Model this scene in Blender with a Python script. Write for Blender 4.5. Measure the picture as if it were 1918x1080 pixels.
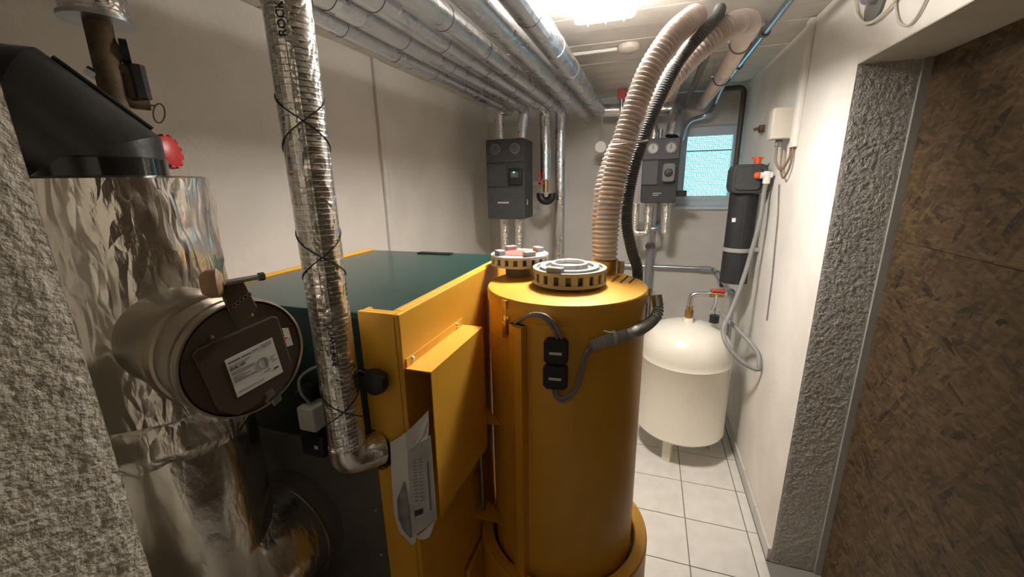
import bpy, math, random
from mathutils import Vector, Matrix, noise
random.seed(7)
for o in list(bpy.data.objects): bpy.data.objects.remove(o)
scene = bpy.context.scene
col = scene.collection
V = Vector
# ------------------------------------------------------------------ camera
H = 1.79
FPX = 761.01
RT = V((0.94980438, 0.06191724, -0.30665597)); DP = V((0.31229013, -0.24597369, 0.91759022)); DN = V((0.01861465, 0.96729685, 0.25296304))
cd = bpy.data.cameras.new('camera'); cam = bpy.data.objects.new('camera', cd); col.objects.link(cam)
cd.sensor_width = 36; cd.lens = 36 * FPX / 1918; cd.clip_start = 0.02
ax = V((RT[0], DP[0], -DN[0])).normalized(); ay = -V((RT[1], DP[1], -DN[1])).normalized(); az_ = ax.cross(ay)
M = Matrix((ax, ay, az_)).transposed().to_4x4(); M.translation = V((0, 0, H)); cam.matrix_world = M
scene.camera = cam
# ------------------------------------------------------------------ world, exposure
LAMP = 150.0; FILL_LAMP = 7.0; SKY = 2.2
w = bpy.data.worlds.new('sky'); scene.world = w; w.use_nodes = True
w.node_tree.nodes['Background'].inputs[0].default_value = (0.27, 0.80, 0.97, 1); w.node_tree.nodes['Background'].inputs[1].default_value = SKY
scene.view_settings.view_transform = 'Standard'; scene.view_settings.look = 'None'
scene.view_settings.exposure = 0.85; scene.view_settings.gamma = 1; scene.view_settings.use_curve_mapping = False
# ------------------------------------------------------------------ pixel -> direction
def ray(x, y):
    d = V((x - 959, y - 540, FPX)); return V((RT.dot(d), DP.dot(d), -DN.dot(d)))
def atX(x, y, X): r = ray(x, y); return r * (X / r.x) + V((0, 0, H))
def atY(x, y, Y): r = ray(x, y); return r * (Y / r.y) + V((0, 0, H))
def atZ(x, y, Z): r = ray(x, y); return r * ((Z - H) / r.z) + V((0, 0, H))
def atD(x, y, D): r = ray(x, y); return r * (D / math.hypot(r.x, r.y)) + V((0, 0, H))
def onCyl(x, y, c, R):
    r = ray(x, y); n = math.hypot(r.x, r.y); ux, uy = r.x / n, r.y / n
    b = ux * c[0] + uy * c[1]; q = c[0] ** 2 + c[1] ** 2 - R * R; disc = max(b * b - q, 0)
    t = b - math.sqrt(disc); return V((ux * t, uy * t, H + r.z / n * t))
# ------------------------------------------------------------------ materials
MATS = {}
def mat(name, base, rough=0.5, metal=0.0, var=None, vscale=6, bump=None, spec=0.5, emit=None, trans=0, alpha=1, coat=0, sheen=0):
    m = bpy.data.materials.new(name); m.use_nodes = True; nt = m.node_tree; b = nt.nodes['Principled BSDF']
    b.inputs['Base Color'].default_value = (*base, 1); b.inputs['Roughness'].default_value = rough; b.inputs['Metallic'].default_value = metal
    b.inputs['Specular IOR Level'].default_value = spec; b.inputs['Transmission Weight'].default_value = trans; b.inputs['Alpha'].default_value = alpha
    b.inputs['Coat Weight'].default_value = coat
    tc = nt.nodes.new('ShaderNodeTexCoord'); cs = tc.outputs['Object']
    if var:
        n = nt.nodes.new('ShaderNodeTexNoise'); n.inputs['Scale'].default_value = vscale; n.inputs['Detail'].default_value = 6
        mx = nt.nodes.new('ShaderNodeMix'); mx.data_type = 'RGBA'
        mx.inputs[6].default_value = (*base, 1); mx.inputs[7].default_value = (*var, 1)
        rp = nt.nodes.new('ShaderNodeValToRGB'); rp.color_ramp.elements[0].position = 0.35; rp.color_ramp.elements[1].position = 0.7
        nt.links.new(cs, n.inputs['Vector']); nt.links.new(n.outputs[0], rp.inputs[0]); nt.links.new(rp.outputs[0], mx.inputs[0]); nt.links.new(mx.outputs[2], b.inputs['Base Color'])
    if bump:
        n = nt.nodes.new('ShaderNodeTexNoise'); n.inputs['Scale'].default_value = bump[0]; n.inputs['Detail'].default_value = 4
        bp = nt.nodes.new('ShaderNodeBump'); bp.inputs['Strength'].default_value = bump[1]; bp.inputs['Distance'].default_value = bump[2]
        nt.links.new(cs, n.inputs['Vector']); nt.links.new(n.outputs[0], bp.inputs['Height']); nt.links.new(bp.outputs[0], b.inputs['Normal'])
    if emit:
        b.inputs['Emission Color'].default_value = (*emit[0], 1); b.inputs['Emission Strength'].default_value = emit[1]
    MATS[name] = m; return m
def foil(name, crease, base=(0.74, 0.72, 0.69), rough=0.24, cs_=22, grid=True, st=1.0):
    m = bpy.data.materials.new(name); m.use_nodes = True; nt = m.node_tree; L = nt.links; b = nt.nodes['Principled BSDF']
    b.inputs['Base Color'].default_value = (*base, 1); b.inputs['Metallic'].default_value = 1; b.inputs['Roughness'].default_value = rough
    tc = nt.nodes.new('ShaderNodeTexCoord')
    mpg = nt.nodes.new('ShaderNodeMapping'); mpg.inputs['Scale'].default_value = (1, 1, st); L.new(tc.outputs['Object'], mpg.inputs[0]); OC = mpg.outputs[0]
    nz = nt.nodes.new('ShaderNodeTexNoise'); nz.inputs['Scale'].default_value = 9; nz.inputs['Detail'].default_value = 3
    ad = nt.nodes.new('ShaderNodeMix'); ad.data_type = 'VECTOR'; ad.inputs[0].default_value = 0.12
    L.new(OC, nz.inputs['Vector']); L.new(OC, ad.inputs[4]); L.new(nz.outputs['Color'], ad.inputs[5])
    vo = nt.nodes.new('ShaderNodeTexVoronoi'); vo.feature = 'DISTANCE_TO_EDGE'; vo.inputs['Scale'].default_value = cs_; L.new(ad.outputs[1], vo.inputs['Vector'])
    n2 = nt.nodes.new('ShaderNodeTexNoise'); n2.inputs['Scale'].default_value = 55; n2.inputs['Detail'].default_value = 5; L.new(OC, n2.inputs['Vector'])
    mm = nt.nodes.new('ShaderNodeMath'); mm.operation = 'MULTIPLY_ADD'; mm.inputs[1].default_value = 0.5; L.new(n2.outputs[0], mm.inputs[0]); L.new(vo.outputs['Distance'], mm.inputs[2])
    h = mm.outputs[0]
    if grid:
        for axis in (2, 0):
            wv = nt.nodes.new('ShaderNodeTexWave'); wv.wave_type = 'BANDS'; wv.bands_direction = 'XYZ'[axis]; wv.inputs['Scale'].default_value = 32; wv.inputs['Distortion'].default_value = 0.4
            L.new(tc.outputs['Object'], wv.inputs['Vector'])
            pw = nt.nodes.new('ShaderNodeMath'); pw.operation = 'POWER'; pw.inputs[1].default_value = 6; L.new(wv.outputs['Fac'], pw.inputs[0])
            m2 = nt.nodes.new('ShaderNodeMath'); m2.operation = 'MULTIPLY_ADD'; m2.inputs[1].default_value = 0.12; L.new(pw.outputs[0], m2.inputs[0]); L.new(h, m2.inputs[2]); h = m2.outputs[0]
    bp = nt.nodes.new('ShaderNodeBump'); bp.inputs['Strength'].default_value = crease; bp.inputs['Distance'].default_value = 0.008
    L.new(h, bp.inputs['Height']); L.new(bp.outputs[0], b.inputs['Normal'])
    rr = nt.nodes.new('ShaderNodeMapRange'); rr.inputs[3].default_value = rough * 0.7; rr.inputs[4].default_value = rough * 1.5; L.new(nz.outputs[0], rr.inputs[0]); L.new(rr.outputs[0], b.inputs['Roughness'])
    MATS[name] = m
mat('plaster', (0.64, 0.62, 0.59), 0.92, var=(0.57, 0.55, 0.52), vscale=3.5, bump=(55, 0.5, 0.004), spec=0.2)
mat('plaster_left', (0.68, 0.64, 0.59), 0.92, var=(0.60, 0.565, 0.52), vscale=2.5, bump=(40, 0.45, 0.005), spec=0.2)
mat('plaster_white', (0.80, 0.77, 0.72), 0.9, var=(0.70, 0.67, 0.62), vscale=4, bump=(45, 0.4, 0.004), spec=0.2)
mat('woodchip', (0.62, 0.57, 0.48), 0.9, var=(0.50, 0.45, 0.37), vscale=60, bump=(160, 0.8, 0.004), spec=0.2)
mat('woodchip_grey', (0.60, 0.58, 0.55), 0.9, var=(0.44, 0.42, 0.39), vscale=110, bump=(170, 1.0, 0.008), spec=0.2)  # darker speckle puts shading of the chips into the colour, besides the bump
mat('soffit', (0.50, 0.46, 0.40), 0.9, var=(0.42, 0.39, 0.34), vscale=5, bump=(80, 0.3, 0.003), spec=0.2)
mat('plank', (0.70, 0.66, 0.60), 0.85, var=(0.58, 0.54, 0.50), vscale=5, bump=(30, 0.3, 0.004), spec=0.25)
mat('joint', (0.16, 0.15, 0.14), 0.95)
mat('tile', (0.74, 0.71, 0.66), 0.38, var=(0.66, 0.63, 0.58), vscale=14, bump=(20, 0.06, 0.002))
mat('grout', (0.22, 0.20, 0.18), 0.95)
mat('skirting', (0.60, 0.58, 0.56), 0.45, var=(0.52, 0.50, 0.48), vscale=12)
mat('yellow', (0.74, 0.385, 0.040), 0.42, var=(0.70, 0.355, 0.034), vscale=9, bump=(220, 0.12, 0.001), spec=0.5)
mat('green', (0.012, 0.045, 0.040), 0.20, var=(0.016, 0.052, 0.046), vscale=8, bump=(180, 0.05, 0.001), spec=0.6)
mat('dark_green', (0.008, 0.022, 0.019), 0.45, bump=(180, 0.1, 0.001))
mat('fibre_grey', (0.13, 0.12, 0.105), 0.85, var=(0.10, 0.092, 0.08), vscale=20, bump=(90, 0.4, 0.003))
mat('black', (0.012, 0.012, 0.013), 0.45)
mat('black_gloss', (0.008, 0.008, 0.009), 0.16, coat=0.4)
mat('black_satin', (0.012, 0.012, 0.012), 0.36, var=(0.03, 0.028, 0.026), vscale=7, bump=(18, 0.25, 0.01))
mat('epp', (0.040, 0.042, 0.046), 0.75, var=(0.055, 0.057, 0.06), vscale=40, bump=(260, 0.4, 0.002))
mat('epp_light', (0.10, 0.10, 0.11), 0.7, bump=(260, 0.3, 0.002))
mat('armaflex', (0.012, 0.012, 0.014), 0.7, var=(0.022, 0.022, 0.025), vscale=30, bump=(120, 0.4, 0.003))
mat('grey_plastic', (0.34, 0.33, 0.31), 0.45)
mat('grey_light', (0.55, 0.53, 0.50), 0.4)
mat('grey_dark', (0.17, 0.165, 0.16), 0.5)
mat('cable_grey', (0.24, 0.235, 0.23), 0.45)
mat('conduit', (0.34, 0.335, 0.32), 0.4)
mat('hose_dark', (0.13, 0.13, 0.13), 0.5)
mat('hose', (0.74, 0.65, 0.60), 0.35, var=(0.68, 0.58, 0.52), vscale=12, spec=0.5)
mat('hose_top', (0.62, 0.53, 0.47), 0.32, spec=0.5)
for n_ in ('hose', 'hose_top'):
    MATS[n_].node_tree.nodes['Principled BSDF'].inputs['Subsurface Weight'].default_value = 0.25; MATS[n_].node_tree.nodes['Principled BSDF'].inputs['Subsurface Radius'].default_value = (0.02, 0.015, 0.01)
mat('white_paint', (0.76, 0.72, 0.63), 0.30, spec=0.5, coat=0.15)
mat('white_plastic', (0.78, 0.77, 0.73), 0.4)
mat('beige_plastic', (0.62, 0.58, 0.50), 0.45)
mat('connector_white', (0.55, 0.53, 0.48), 0.5)
mat('red', (0.45, 0.03, 0.025), 0.4)
mat('pink_red', (0.80, 0.16, 0.14), 0.35)
mat('orange_red', (0.65, 0.10, 0.03), 0.4)
mat('steel', (0.62, 0.62, 0.63), 0.28, 1.0)
mat('galv', (0.50, 0.56, 0.62), 0.30, 1.0, bump=(90, 0.15, 0.002))
mat('pipe_grey', (0.30, 0.31, 0.33), 0.4, 0.5)
mat('pipe_dark', (0.11, 0.085, 0.07), 0.5, 0.4)
mat('rust', (0.20, 0.135, 0.08), 0.75, 0.2, var=(0.09, 0.06, 0.04), vscale=30, bump=(80, 0.5, 0.004))
mat('brass', (0.55, 0.38, 0.18), 0.35, 1.0)
mat('bronze_wood', (0.34, 0.19, 0.09), 0.5, var=(0.22, 0.12, 0.06), vscale=20)
mat('brown_metal', (0.12, 0.088, 0.066), 0.42, 0.6, bump=(200, 0.15, 0.001))
mat('tube_metal', (0.36, 0.31, 0.25), 0.36, 0.9, var=(0.28, 0.24, 0.19), vscale=6)
mat('paper', (0.72, 0.70, 0.66), 0.8)
mat('paper_grey', (0.50, 0.49, 0.48), 0.8, var=(0.38, 0.37, 0.37), vscale=40)
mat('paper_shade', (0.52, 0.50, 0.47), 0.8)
mat('paper_dark', (0.16, 0.16, 0.165), 0.7, var=(0.3, 0.3, 0.3), vscale=30)
mat('ink', (0.03, 0.03, 0.035), 0.7)
mat('ink_grey', (0.16, 0.16, 0.18), 0.7)
mat('sticker', (0.68, 0.66, 0.61), 0.5)
mat('window_white', (0.62, 0.68, 0.74), 0.4)
mat('cable_white', (0.78, 0.74, 0.64), 0.45)
mat('cable_brown', (0.20, 0.13, 0.09), 0.5)
mat('dial', (0.40, 0.40, 0.39), 0.35)
mat('strip_metal', (0.34, 0.33, 0.31), 0.5)
mat('lamp_glass', (0.9, 0.88, 0.8), 0.3, emit=((1.0, 0.95, 0.87), LAMP))
mat('lamp_side', (0.9, 0.88, 0.8), 0.3, emit=((1.0, 0.95, 0.87), LAMP * .22))
mat('fill_lamp_side', (0.9, 0.88, 0.8), 0.3, emit=((1.0, 0.84, 0.62), FILL_LAMP * .3))
mat('lamp_glass_dim', (0.9, 0.88, 0.8), 0.3, emit=((1.0, 0.84, 0.62), FILL_LAMP))
mat('led_green', (0.1, 0.5, 0.2), 0.4, emit=((0.25, 1.0, 0.4), 1.2))
mat('outdoor_render', (0.6, 0.62, 0.62), 0.9)
foil('foil', 0.50, cs_=40)
foil('foil_flue', 0.50, base=(0.76, 0.72, 0.66), rough=0.22, cs_=42, grid=False, st=.35)
foil('foil_smooth', 0.24, base=(0.70, 0.66, 0.60), rough=0.20, cs_=22, grid=False, st=.4)
foil('foil_ceiling', 0.30, base=(0.66, 0.68, 0.72), rough=0.26, cs_=28)
# OSB
def osb():
    m = bpy.data.materials.new('osb'); m.use_nodes = True; nt = m.node_tree; L = nt.links; b = nt.nodes['Principled BSDF']; b.inputs['Roughness'].default_value = 0.62; b.inputs['Specular IOR Level'].default_value = 0.3
    tc = nt.nodes.new('ShaderNodeTexCoord'); prev = None
    hts = []
    for k, (ang, s, th) in enumerate([(40, (1, 16, 70), .0), (22, (1, 14, 62), .42), (60, (1, 13, 58), .52), (-25, (1, 16, 70), .74)]):
        mp = nt.nodes.new('ShaderNodeMapping'); mp.inputs['Rotation'].default_value = (math.radians(ang), 0, 0); mp.inputs['Location'].default_value = (k * 3.1, k * 1.7, k * .9)
        mp2 = nt.nodes.new('ShaderNodeMapping'); mp2.inputs['Scale'].default_value = (0.01, s[1], s[2])
        L.new(tc.outputs['Object'], mp.inputs[0]); L.new(mp.outputs[0], mp2.inputs[0])
        vo = nt.nodes.new('ShaderNodeTexVoronoi'); vo.inputs['Scale'].default_value = 1; vo.inputs['Randomness'].default_value = 1; L.new(mp2.outputs[0], vo.inputs['Vector'])
        sep = nt.nodes.new('ShaderNodeSeparateColor'); L.new(vo.outputs['Color'], sep.inputs[0])
        rp = nt.nodes.new('ShaderNodeValToRGB'); e = rp.color_ramp.elements
        e[0].position = 0; e[0].color = (0.038, 0.025, 0.015, 1); e[1].position = 1; e[1].color = (0.125, 0.082, 0.042, 1)
        e2 = e.new(0.12); e2.color = (0.070, 0.046, 0.024, 1); e3 = e.new(0.5); e3.color = (0.092, 0.060, 0.031, 1)
        L.new(sep.outputs[0], rp.inputs[0])
        if prev is None: prev = rp.outputs[0]
        else:
            gt = nt.nodes.new('ShaderNodeMath'); gt.operation = 'GREATER_THAN'; gt.inputs[1].default_value = th; L.new(sep.outputs[1], gt.inputs[0])
            mx = nt.nodes.new('ShaderNodeMix'); mx.data_type = 'RGBA'; L.new(gt.outputs[0], mx.inputs[0]); L.new(prev, mx.inputs[6]); L.new(rp.outputs[0], mx.inputs[7]); prev = mx.outputs[2]
        hts.append(sep.outputs[2])
    nz = nt.nodes.new('ShaderNodeTexNoise'); nz.inputs['Scale'].default_value = 60; nz.inputs['Detail'].default_value = 5
    mp = nt.nodes.new('ShaderNodeMapping'); mp.inputs['Scale'].default_value = (1, .35, 1.6); L.new(tc.outputs['Object'], mp.inputs[0]); L.new(mp.outputs[0], nz.inputs['Vector'])
    mr = nt.nodes.new('ShaderNodeMapRange'); mr.inputs[1].default_value = .25; mr.inputs[2].default_value = .75; mr.inputs[3].default_value = .55; mr.inputs[4].default_value = 1.3; L.new(nz.outputs[0], mr.inputs[0])
    mu = nt.nodes.new('ShaderNodeMix'); mu.data_type = 'RGBA'; mu.blend_type = 'MULTIPLY'; mu.inputs[0].default_value = 1; L.new(prev, mu.inputs[6]); L.new(mr.outputs[0], mu.inputs[7])
    L.new(mu.outputs[2], b.inputs['Base Color'])
    bp = nt.nodes.new('ShaderNodeBump'); bp.inputs['Strength'].default_value = .35; bp.inputs['Distance'].default_value = .003; L.new(hts[1], bp.inputs['Height']); L.new(bp.outputs[0], b.inputs['Normal'])
    MATS['osb'] = m
osb()
# fine insect screen in the window: wires with see-through gaps
def screen():
    m = bpy.data.materials.new('screen'); m.use_nodes = True; nt = m.node_tree; L = nt.links; b = nt.nodes['Principled BSDF']
    b.inputs['Base Color'].default_value = (0.45, 0.55, 0.58, 1); b.inputs['Roughness'].default_value = .6
    tc = nt.nodes.new('ShaderNodeTexCoord'); fac = None
    for axis, sc in (('X', 22), ('Z', 22)):
        wv = nt.nodes.new('ShaderNodeTexWave'); wv.bands_direction = axis; wv.inputs['Scale'].default_value = sc; L.new(tc.outputs['Object'], wv.inputs['Vector'])
        gt = nt.nodes.new('ShaderNodeMath'); gt.operation = 'GREATER_THAN'; gt.inputs[1].default_value = .80; L.new(wv.outputs['Fac'], gt.inputs[0])
        if fac is None: fac = gt.outputs[0]
        else:
            mxm = nt.nodes.new('ShaderNodeMath'); mxm.operation = 'MAXIMUM'; L.new(fac, mxm.inputs[0]); L.new(gt.outputs[0], mxm.inputs[1]); fac = mxm.outputs[0]
    L.new(fac, b.inputs['Alpha']); MATS['screen'] = m
screen()
mg = mat('glass', (0.92, 0.97, 1.0), 0.02, trans=1.0, spec=0.5); mg.node_tree.nodes['Principled BSDF'].inputs['IOR'].default_value = 1.1
# ------------------------------------------------------------------ mesh helpers
class MB:
    def __init__(s): s.v = []; s.f = []
    def add(s, v, f):
        n = len(s.v); s.v += [V(p) for p in v]; s.f += [[i + n for i in q] for q in f]; return s
    def box(s, lo, hi):
        x0, y0, z0 = lo; x1, y1, z1 = hi
        return s.add([(x0, y0, z0), (x1, y0, z0), (x1, y1, z0), (x0, y1, z0), (x0, y0, z1), (x1, y0, z1), (x1, y1, z1), (x0, y1, z1)],
                     [(3, 2, 1, 0), (4, 5, 6, 7), (0, 1, 5, 4), (1, 2, 6, 5), (2, 3, 7, 6), (3, 0, 4, 7)])
    def obox(s, c, u, v, w):   # half-axis vectors
        c, u, v, w = V(c), V(u), V(v), V(w)
        if u.cross(v).dot(w) < 0: u = -u
        P = [c - u - v - w, c + u - v - w, c + u + v - w, c - u + v - w, c - u - v + w, c + u - v + w, c + u + v + w, c - u + v + w]
        return s.add(P, [(3, 2, 1, 0), (4, 5, 6, 7), (0, 1, 5, 4), (1, 2, 6, 5), (2, 3, 7, 6), (3, 0, 4, 7)])
    def rbox(s, lo, hi, b=0.01, axis='y'):   # box with chamfered edges on the four edges along axis
        i = 'xyz'.index(axis); j, k = [a for a in range(3) if a != i]
        pts = []
        for (sj, sk) in ((0, 0), (1, 0), (1, 1), (0, 1)):
            cj = hi[j] if sj else lo[j]; ck = hi[k] if sk else lo[k]
            dj = -1 if sj else 1; dk = -1 if sk else 1
            a = (cj + dj * b, ck); c = (cj, ck + dk * b); m_ = (cj + dj * b * .29, ck + dk * b * .29)
            pts += [c, m_, a] if (sj, sk) in ((0, 0), (1, 1)) else [a, m_, c]
        n = len(pts); vs = []
        for h in (lo[i], hi[i]):
            for p in pts:
                q = [0, 0, 0]; q[i] = h; q[j] = p[0]; q[k] = p[1]; vs.append(q)
        fs = [[a, (a + 1) % n, (a + 1) % n + n, a + n] for a in range(n)]
        return s.add(vs, fs + [list(range(n))[::-1], list(range(n, 2 * n))])
    def cyl(s, p0, p1, r0, r1=None, n=24, cap=True):
        return s.tube([V(p0), V(p1)], r0, n=n, cap=cap, r_end=r1)
    def tube(s, path, r, n=12, cap=True, rf=None, r_end=None):
        path = [V(p) for p in path]; m = len(path); N = None; rings = []
        for i, p in enumerate(path):
            t = (path[min(i + 1, m - 1)] - path[max(i - 1, 0)]).normalized()
            if N is None:
                N = t.orthogonal().normalized()
            else:
                N = N - t * N.dot(t); N.normalize()
            B = t.cross(N)
            rr = rf(i / (m - 1), i) if rf else (r if r_end is None else r + (r_end - r) * i / (m - 1))
            rings.append([p + (N * math.cos(2 * math.pi * k / n) + B * math.sin(2 * math.pi * k / n)) * rr for k in range(n)])
        vs = [q for R in rings for q in R]
        fs = [[i * n + k, i * n + (k + 1) % n, (i + 1) * n + (k + 1) % n, (i + 1) * n + k] for i in range(m - 1) for k in range(n)]
        if cap: fs += [list(range(n))[::-1], list(range((m - 1) * n, m * n))]
        return s.add(vs, fs)
    def lathe(s, prof, o, n=48, axis=(0, 0, 1)):
        a = V(axis).normalized(); N = a.orthogonal().normalized(); B = a.cross(N); o = V(o)
        vs = [o + a * z + (N * math.cos(2 * math.pi * k / n) + B * math.sin(2 * math.pi * k / n)) * r for r, z in prof for k in range(n)]
        fs = [[i * n + k, i * n + (k + 1) % n, (i + 1) * n + (k + 1) % n, (i + 1) * n + k] for i in range(len(prof) - 1) for k in range(n)]
        if prof[0][0] > 1e-6: pass
        return s.add(vs, fs)
    def poly(s, pts, w):     # extrude planar polygon along w
        n = len(pts); pts = [V(p) for p in pts]; w = V(w)
        nrm = (pts[1] - pts[0]).cross(pts[2] - pts[1])
        if nrm.dot(w) < 0: pts = pts[::-1]
        vs = pts + [p + w for p in pts]
        return s.add(vs, [list(range(n))[::-1], list(range(n, 2 * n))] + [[i, (i + 1) % n, (i + 1) % n + n, i + n] for i in range(n)])
def spline(pts, step=0.01):
    P = [V(p) for p in pts]; P = [P[0] * 2 - P[1]] + P + [P[-1] * 2 - P[-2]]; out = []
    for i in range(1, len(P) - 2):
        a, b, c, d = P[i - 1:i + 3]; k = max(2, int((c - b).length / step))
        for j in range(k):
            t = j / k; out.append(0.5 * ((2 * b) + (c - a) * t + (2 * a - 5 * b + 4 * c - d) * t * t + (3 * b - a - 3 * c + d) * t ** 3))
    out.append(P[-2]); return out
def bend(pts, r=0.06, k=6):    # polyline with rounded corners
    P = [V(p) for p in pts]; out = [P[0]]
    for i in range(1, len(P) - 1):
        a = (P[i - 1] - P[i]); b = (P[i + 1] - P[i]); q = min(r, a.length * .49, b.length * .49); p0 = P[i] + a.normalized() * q; p1 = P[i] + b.normalized() * q
        for j in range(k + 1):
            t = j / k; out.append(p0 * (1 - t) ** 2 + P[i] * 2 * t * (1 - t) + p1 * t * t)
    out.append(P[-1]); return out
ORG = {}
def place(o, org, parent):
    po = ORG[parent.name] if parent else V((0, 0, 0))
    o.location = V(org) - po; o.parent = parent; ORG[o.name] = V(org)
def obj(name, mb, m, parent=None, smooth=40, bevel=0):
    lo = V([min(p[i] for p in mb.v) for i in range(3)]); hi = V([max(p[i] for p in mb.v) for i in range(3)])
    org = V(((lo.x + hi.x) / 2, (lo.y + hi.y) / 2, lo.z))
    me = bpy.data.meshes.new(name); me.from_pydata([p - org for p in mb.v], [], mb.f); me.update()
    if smooth:
        me.polygons.foreach_set('use_smooth', [True] * len(me.polygons)); me.set_sharp_from_angle(angle=math.radians(smooth))
    me.materials.append(MATS[m]); o = bpy.data.objects.new(name, me); col.objects.link(o); place(o, org, parent)
    if bevel:
        b = o.modifiers.new('bevel', 'BEVEL'); b.width = bevel; b.segments = 2; b.limit_method = 'ANGLE'; b.angle_limit = math.radians(50)
    return o
def tag(o, label, cat, group=None):
    o['label'] = label; o['category'] = cat
    if group: o['group'] = group
    return o
def thing(name, loc, label, cat, group=None):
    o = bpy.data.objects.new(name, None); col.objects.link(o); o.empty_display_size = .05; place(o, V(loc), None); return tag(o, label, cat, group)
def struct(name, mb, m, **k):
    o = obj(name, mb, m, None, **k); o['kind'] = 'structure'; return o
def stEmpty(name, loc):
    o = bpy.data.objects.new(name, None); col.objects.link(o); place(o, V(loc), None); o['kind'] = 'structure'; return o
def text_part(name, body, size, mtx, m, parent, cyl=None, extrude=0.0004, bold=False):
    """lettering as a mesh; mtx maps text plane (x right, y up, z out) into the world; cyl=(center_xy, radius) wraps it on a vertical pipe"""
    cu = bpy.data.curves.new(name, 'FONT'); cu.body = body; cu.size = size; cu.align_x = 'CENTER'; cu.align_y = 'CENTER'; cu.extrude = extrude; cu.resolution_u = 2
    if bold: cu.offset = size * .02
    t = bpy.data.objects.new(name, cu); col.objects.link(t); dg = bpy.context.evaluated_depsgraph_get(); me = bpy.data.meshes.new_from_object(t.evaluated_get(dg)); bpy.data.objects.remove(t)
    mb = MB(); vs = []
    for v in me.vertices:
        p = v.co
        vs.append(cyl(p) if cyl else mtx @ p)
    mb.add(vs, [list(q.vertices) for q in me.polygons]); return obj(name, mb, m, parent, smooth=0)
# ------------------------------------------------------------------ setting
XL, XR, YB, ZC, XO = -1.53, 0.660, 3.93, 2.48, 0.865
YJ = 1.862          # far jamb of the boarded opening
ZLIN = 2.165
# floor with single tiles
PT = 0.2993; gx0, gy0 = 0.2945, 2.0226
floor = struct('floor', MB().box((XL - .15, -2.6, -.12), (XO + .05, YB + .15, -.0035)), 'grout', smooth=0)
tcache = {}
def clipped(lo, hi, a, b): return max(lo, a), min(hi, b)
ix0 = int(math.floor((XL - gx0) / PT)); iy0 = int(math.floor((-1.2 - gy0) / PT))
for ix in range(ix0, ix0 + 10):
    for iy in range(iy0, iy0 + 20):
        x0, x1 = clipped(gx0 + ix * PT + .003, gx0 + (ix + 1) * PT - .003, XL, XR - .018 if gy0 + iy * PT > YJ - .28 else XO)
        y0, y1 = clipped(gy0 + iy * PT + .003, gy0 + (iy + 1) * PT - .003, -1.2, YB)
        if x1 - x0 < .02 or y1 - y0 < .02: continue
        key = (round(x1 - x0, 3), round(y1 - y0, 3))
        if key not in tcache:
            o = obj('tile', MB().box((x0, y0, -.02), (x1, y1, 0)), 'tile', floor, smooth=0); tcache[key] = o.data
        else:
            o = bpy.data.objects.new('tile', tcache[key]); col.objects.link(o); place(o, V(((x0 + x1) / 2, (y0 + y1) / 2, -.02)), floor)
# walls
wl = struct('wall_left', MB().box((XL - .12, -.1, 0), (XL, YB + .12, ZC)), 'plaster_left', smooth=0)
WX0, WX1, WZ0, WZ1 = .232, .652, 1.545, 2.215
bw = MB()
bw.box((XL, YB, 0), (WX0, YB + .12, ZC)); bw.box((WX0, YB, 0), (WX1, YB + .12, WZ0)); bw.box((WX0, YB, WZ1), (WX1, YB + .12, ZC)); bw.box((WX1, YB, 0), (XR + .18, YB + .12, ZC))
wb = struct('wall_back', bw, 'plaster', smooth=0)
rw = MB(); rw.box((XR, YJ, 0), (XO - .025, YB, ZC)); rw.box((XR, -.9, ZLIN), (XO - .025, YJ, ZC))
wr = struct('wall_right', rw, 'plaster_white', smooth=0)
def rough_sheet(u0, u1, z0, z1, f, step, amp, seed):
    mb = MB(); nu = max(2, int((u1 - u0) / step)); nz_ = int((z1 - z0) / step); vs = []
    for j in range(nz_ + 1):
        for i in range(nu + 1):
            u = u0 + (u1 - u0) * i / nu; z = z0 + (z1 - z0) * j / nz_
            h = noise.noise(V((u * 150 + seed, z * 95, seed))) + .6 * noise.noise(V((u * 300, z * 210, seed + 3)))
            e = min(1, min(i, nu - i) / 2)
            vs.append(f(u, z, max(0.0004, (0.0015 + max(-.3, h) * amp) * e)))
    mb.add(vs, [[j * (nu + 1) + i, j * (nu + 1) + i + 1, (j + 1) * (nu + 1) + i + 1, (j + 1) * (nu + 1) + i] for j in range(nz_) for i in range(nu)])
    return mb
o = obj('wallpaper', rough_sheet(XR + .001, XO - .026, 0.001, ZLIN, lambda u, z, h: V((u, YJ - h, z)), .0050, .0026, 1.3), 'woodchip_grey', wr, smooth=180); o['label'] = 'grey woodchip wallpaper on the door reveal'
struct('trim_1', MB().box((XO - .025, YJ - .012, 0), (XO + .012, YJ + .03, ZLIN + .01)), 'strip_metal', smooth=0)
struct('trim_2', MB().box((XO - .025, -.9, ZLIN), (XO + .012, YJ - .012, ZLIN + .03)), 'soffit', smooth=0)
obj('soffit_plaster', MB().box((XR + .001, -.9, ZLIN - .003), (XO - .026, YJ - .003, ZLIN)), 'soffit', wr, smooth=0)
# OSB boards closing the side opening
SEAM = 1.56
tag(obj('osb_board', MB().box((XO, -.9, SEAM + .001), (XO + .018, YJ - .013, ZLIN - .001)), 'osb', smooth=0), 'upper brown OSB board under the lintel of the closed-off doorway', 'board', 'OSB boards')
tag(obj('osb_board', MB().box((XO, -.9, 0.0), (XO + .018, YJ - .013, SEAM - .001)), 'osb', smooth=0), 'lower brown OSB board of the closed-off doorway, standing on the floor', 'board', 'OSB boards')
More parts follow.
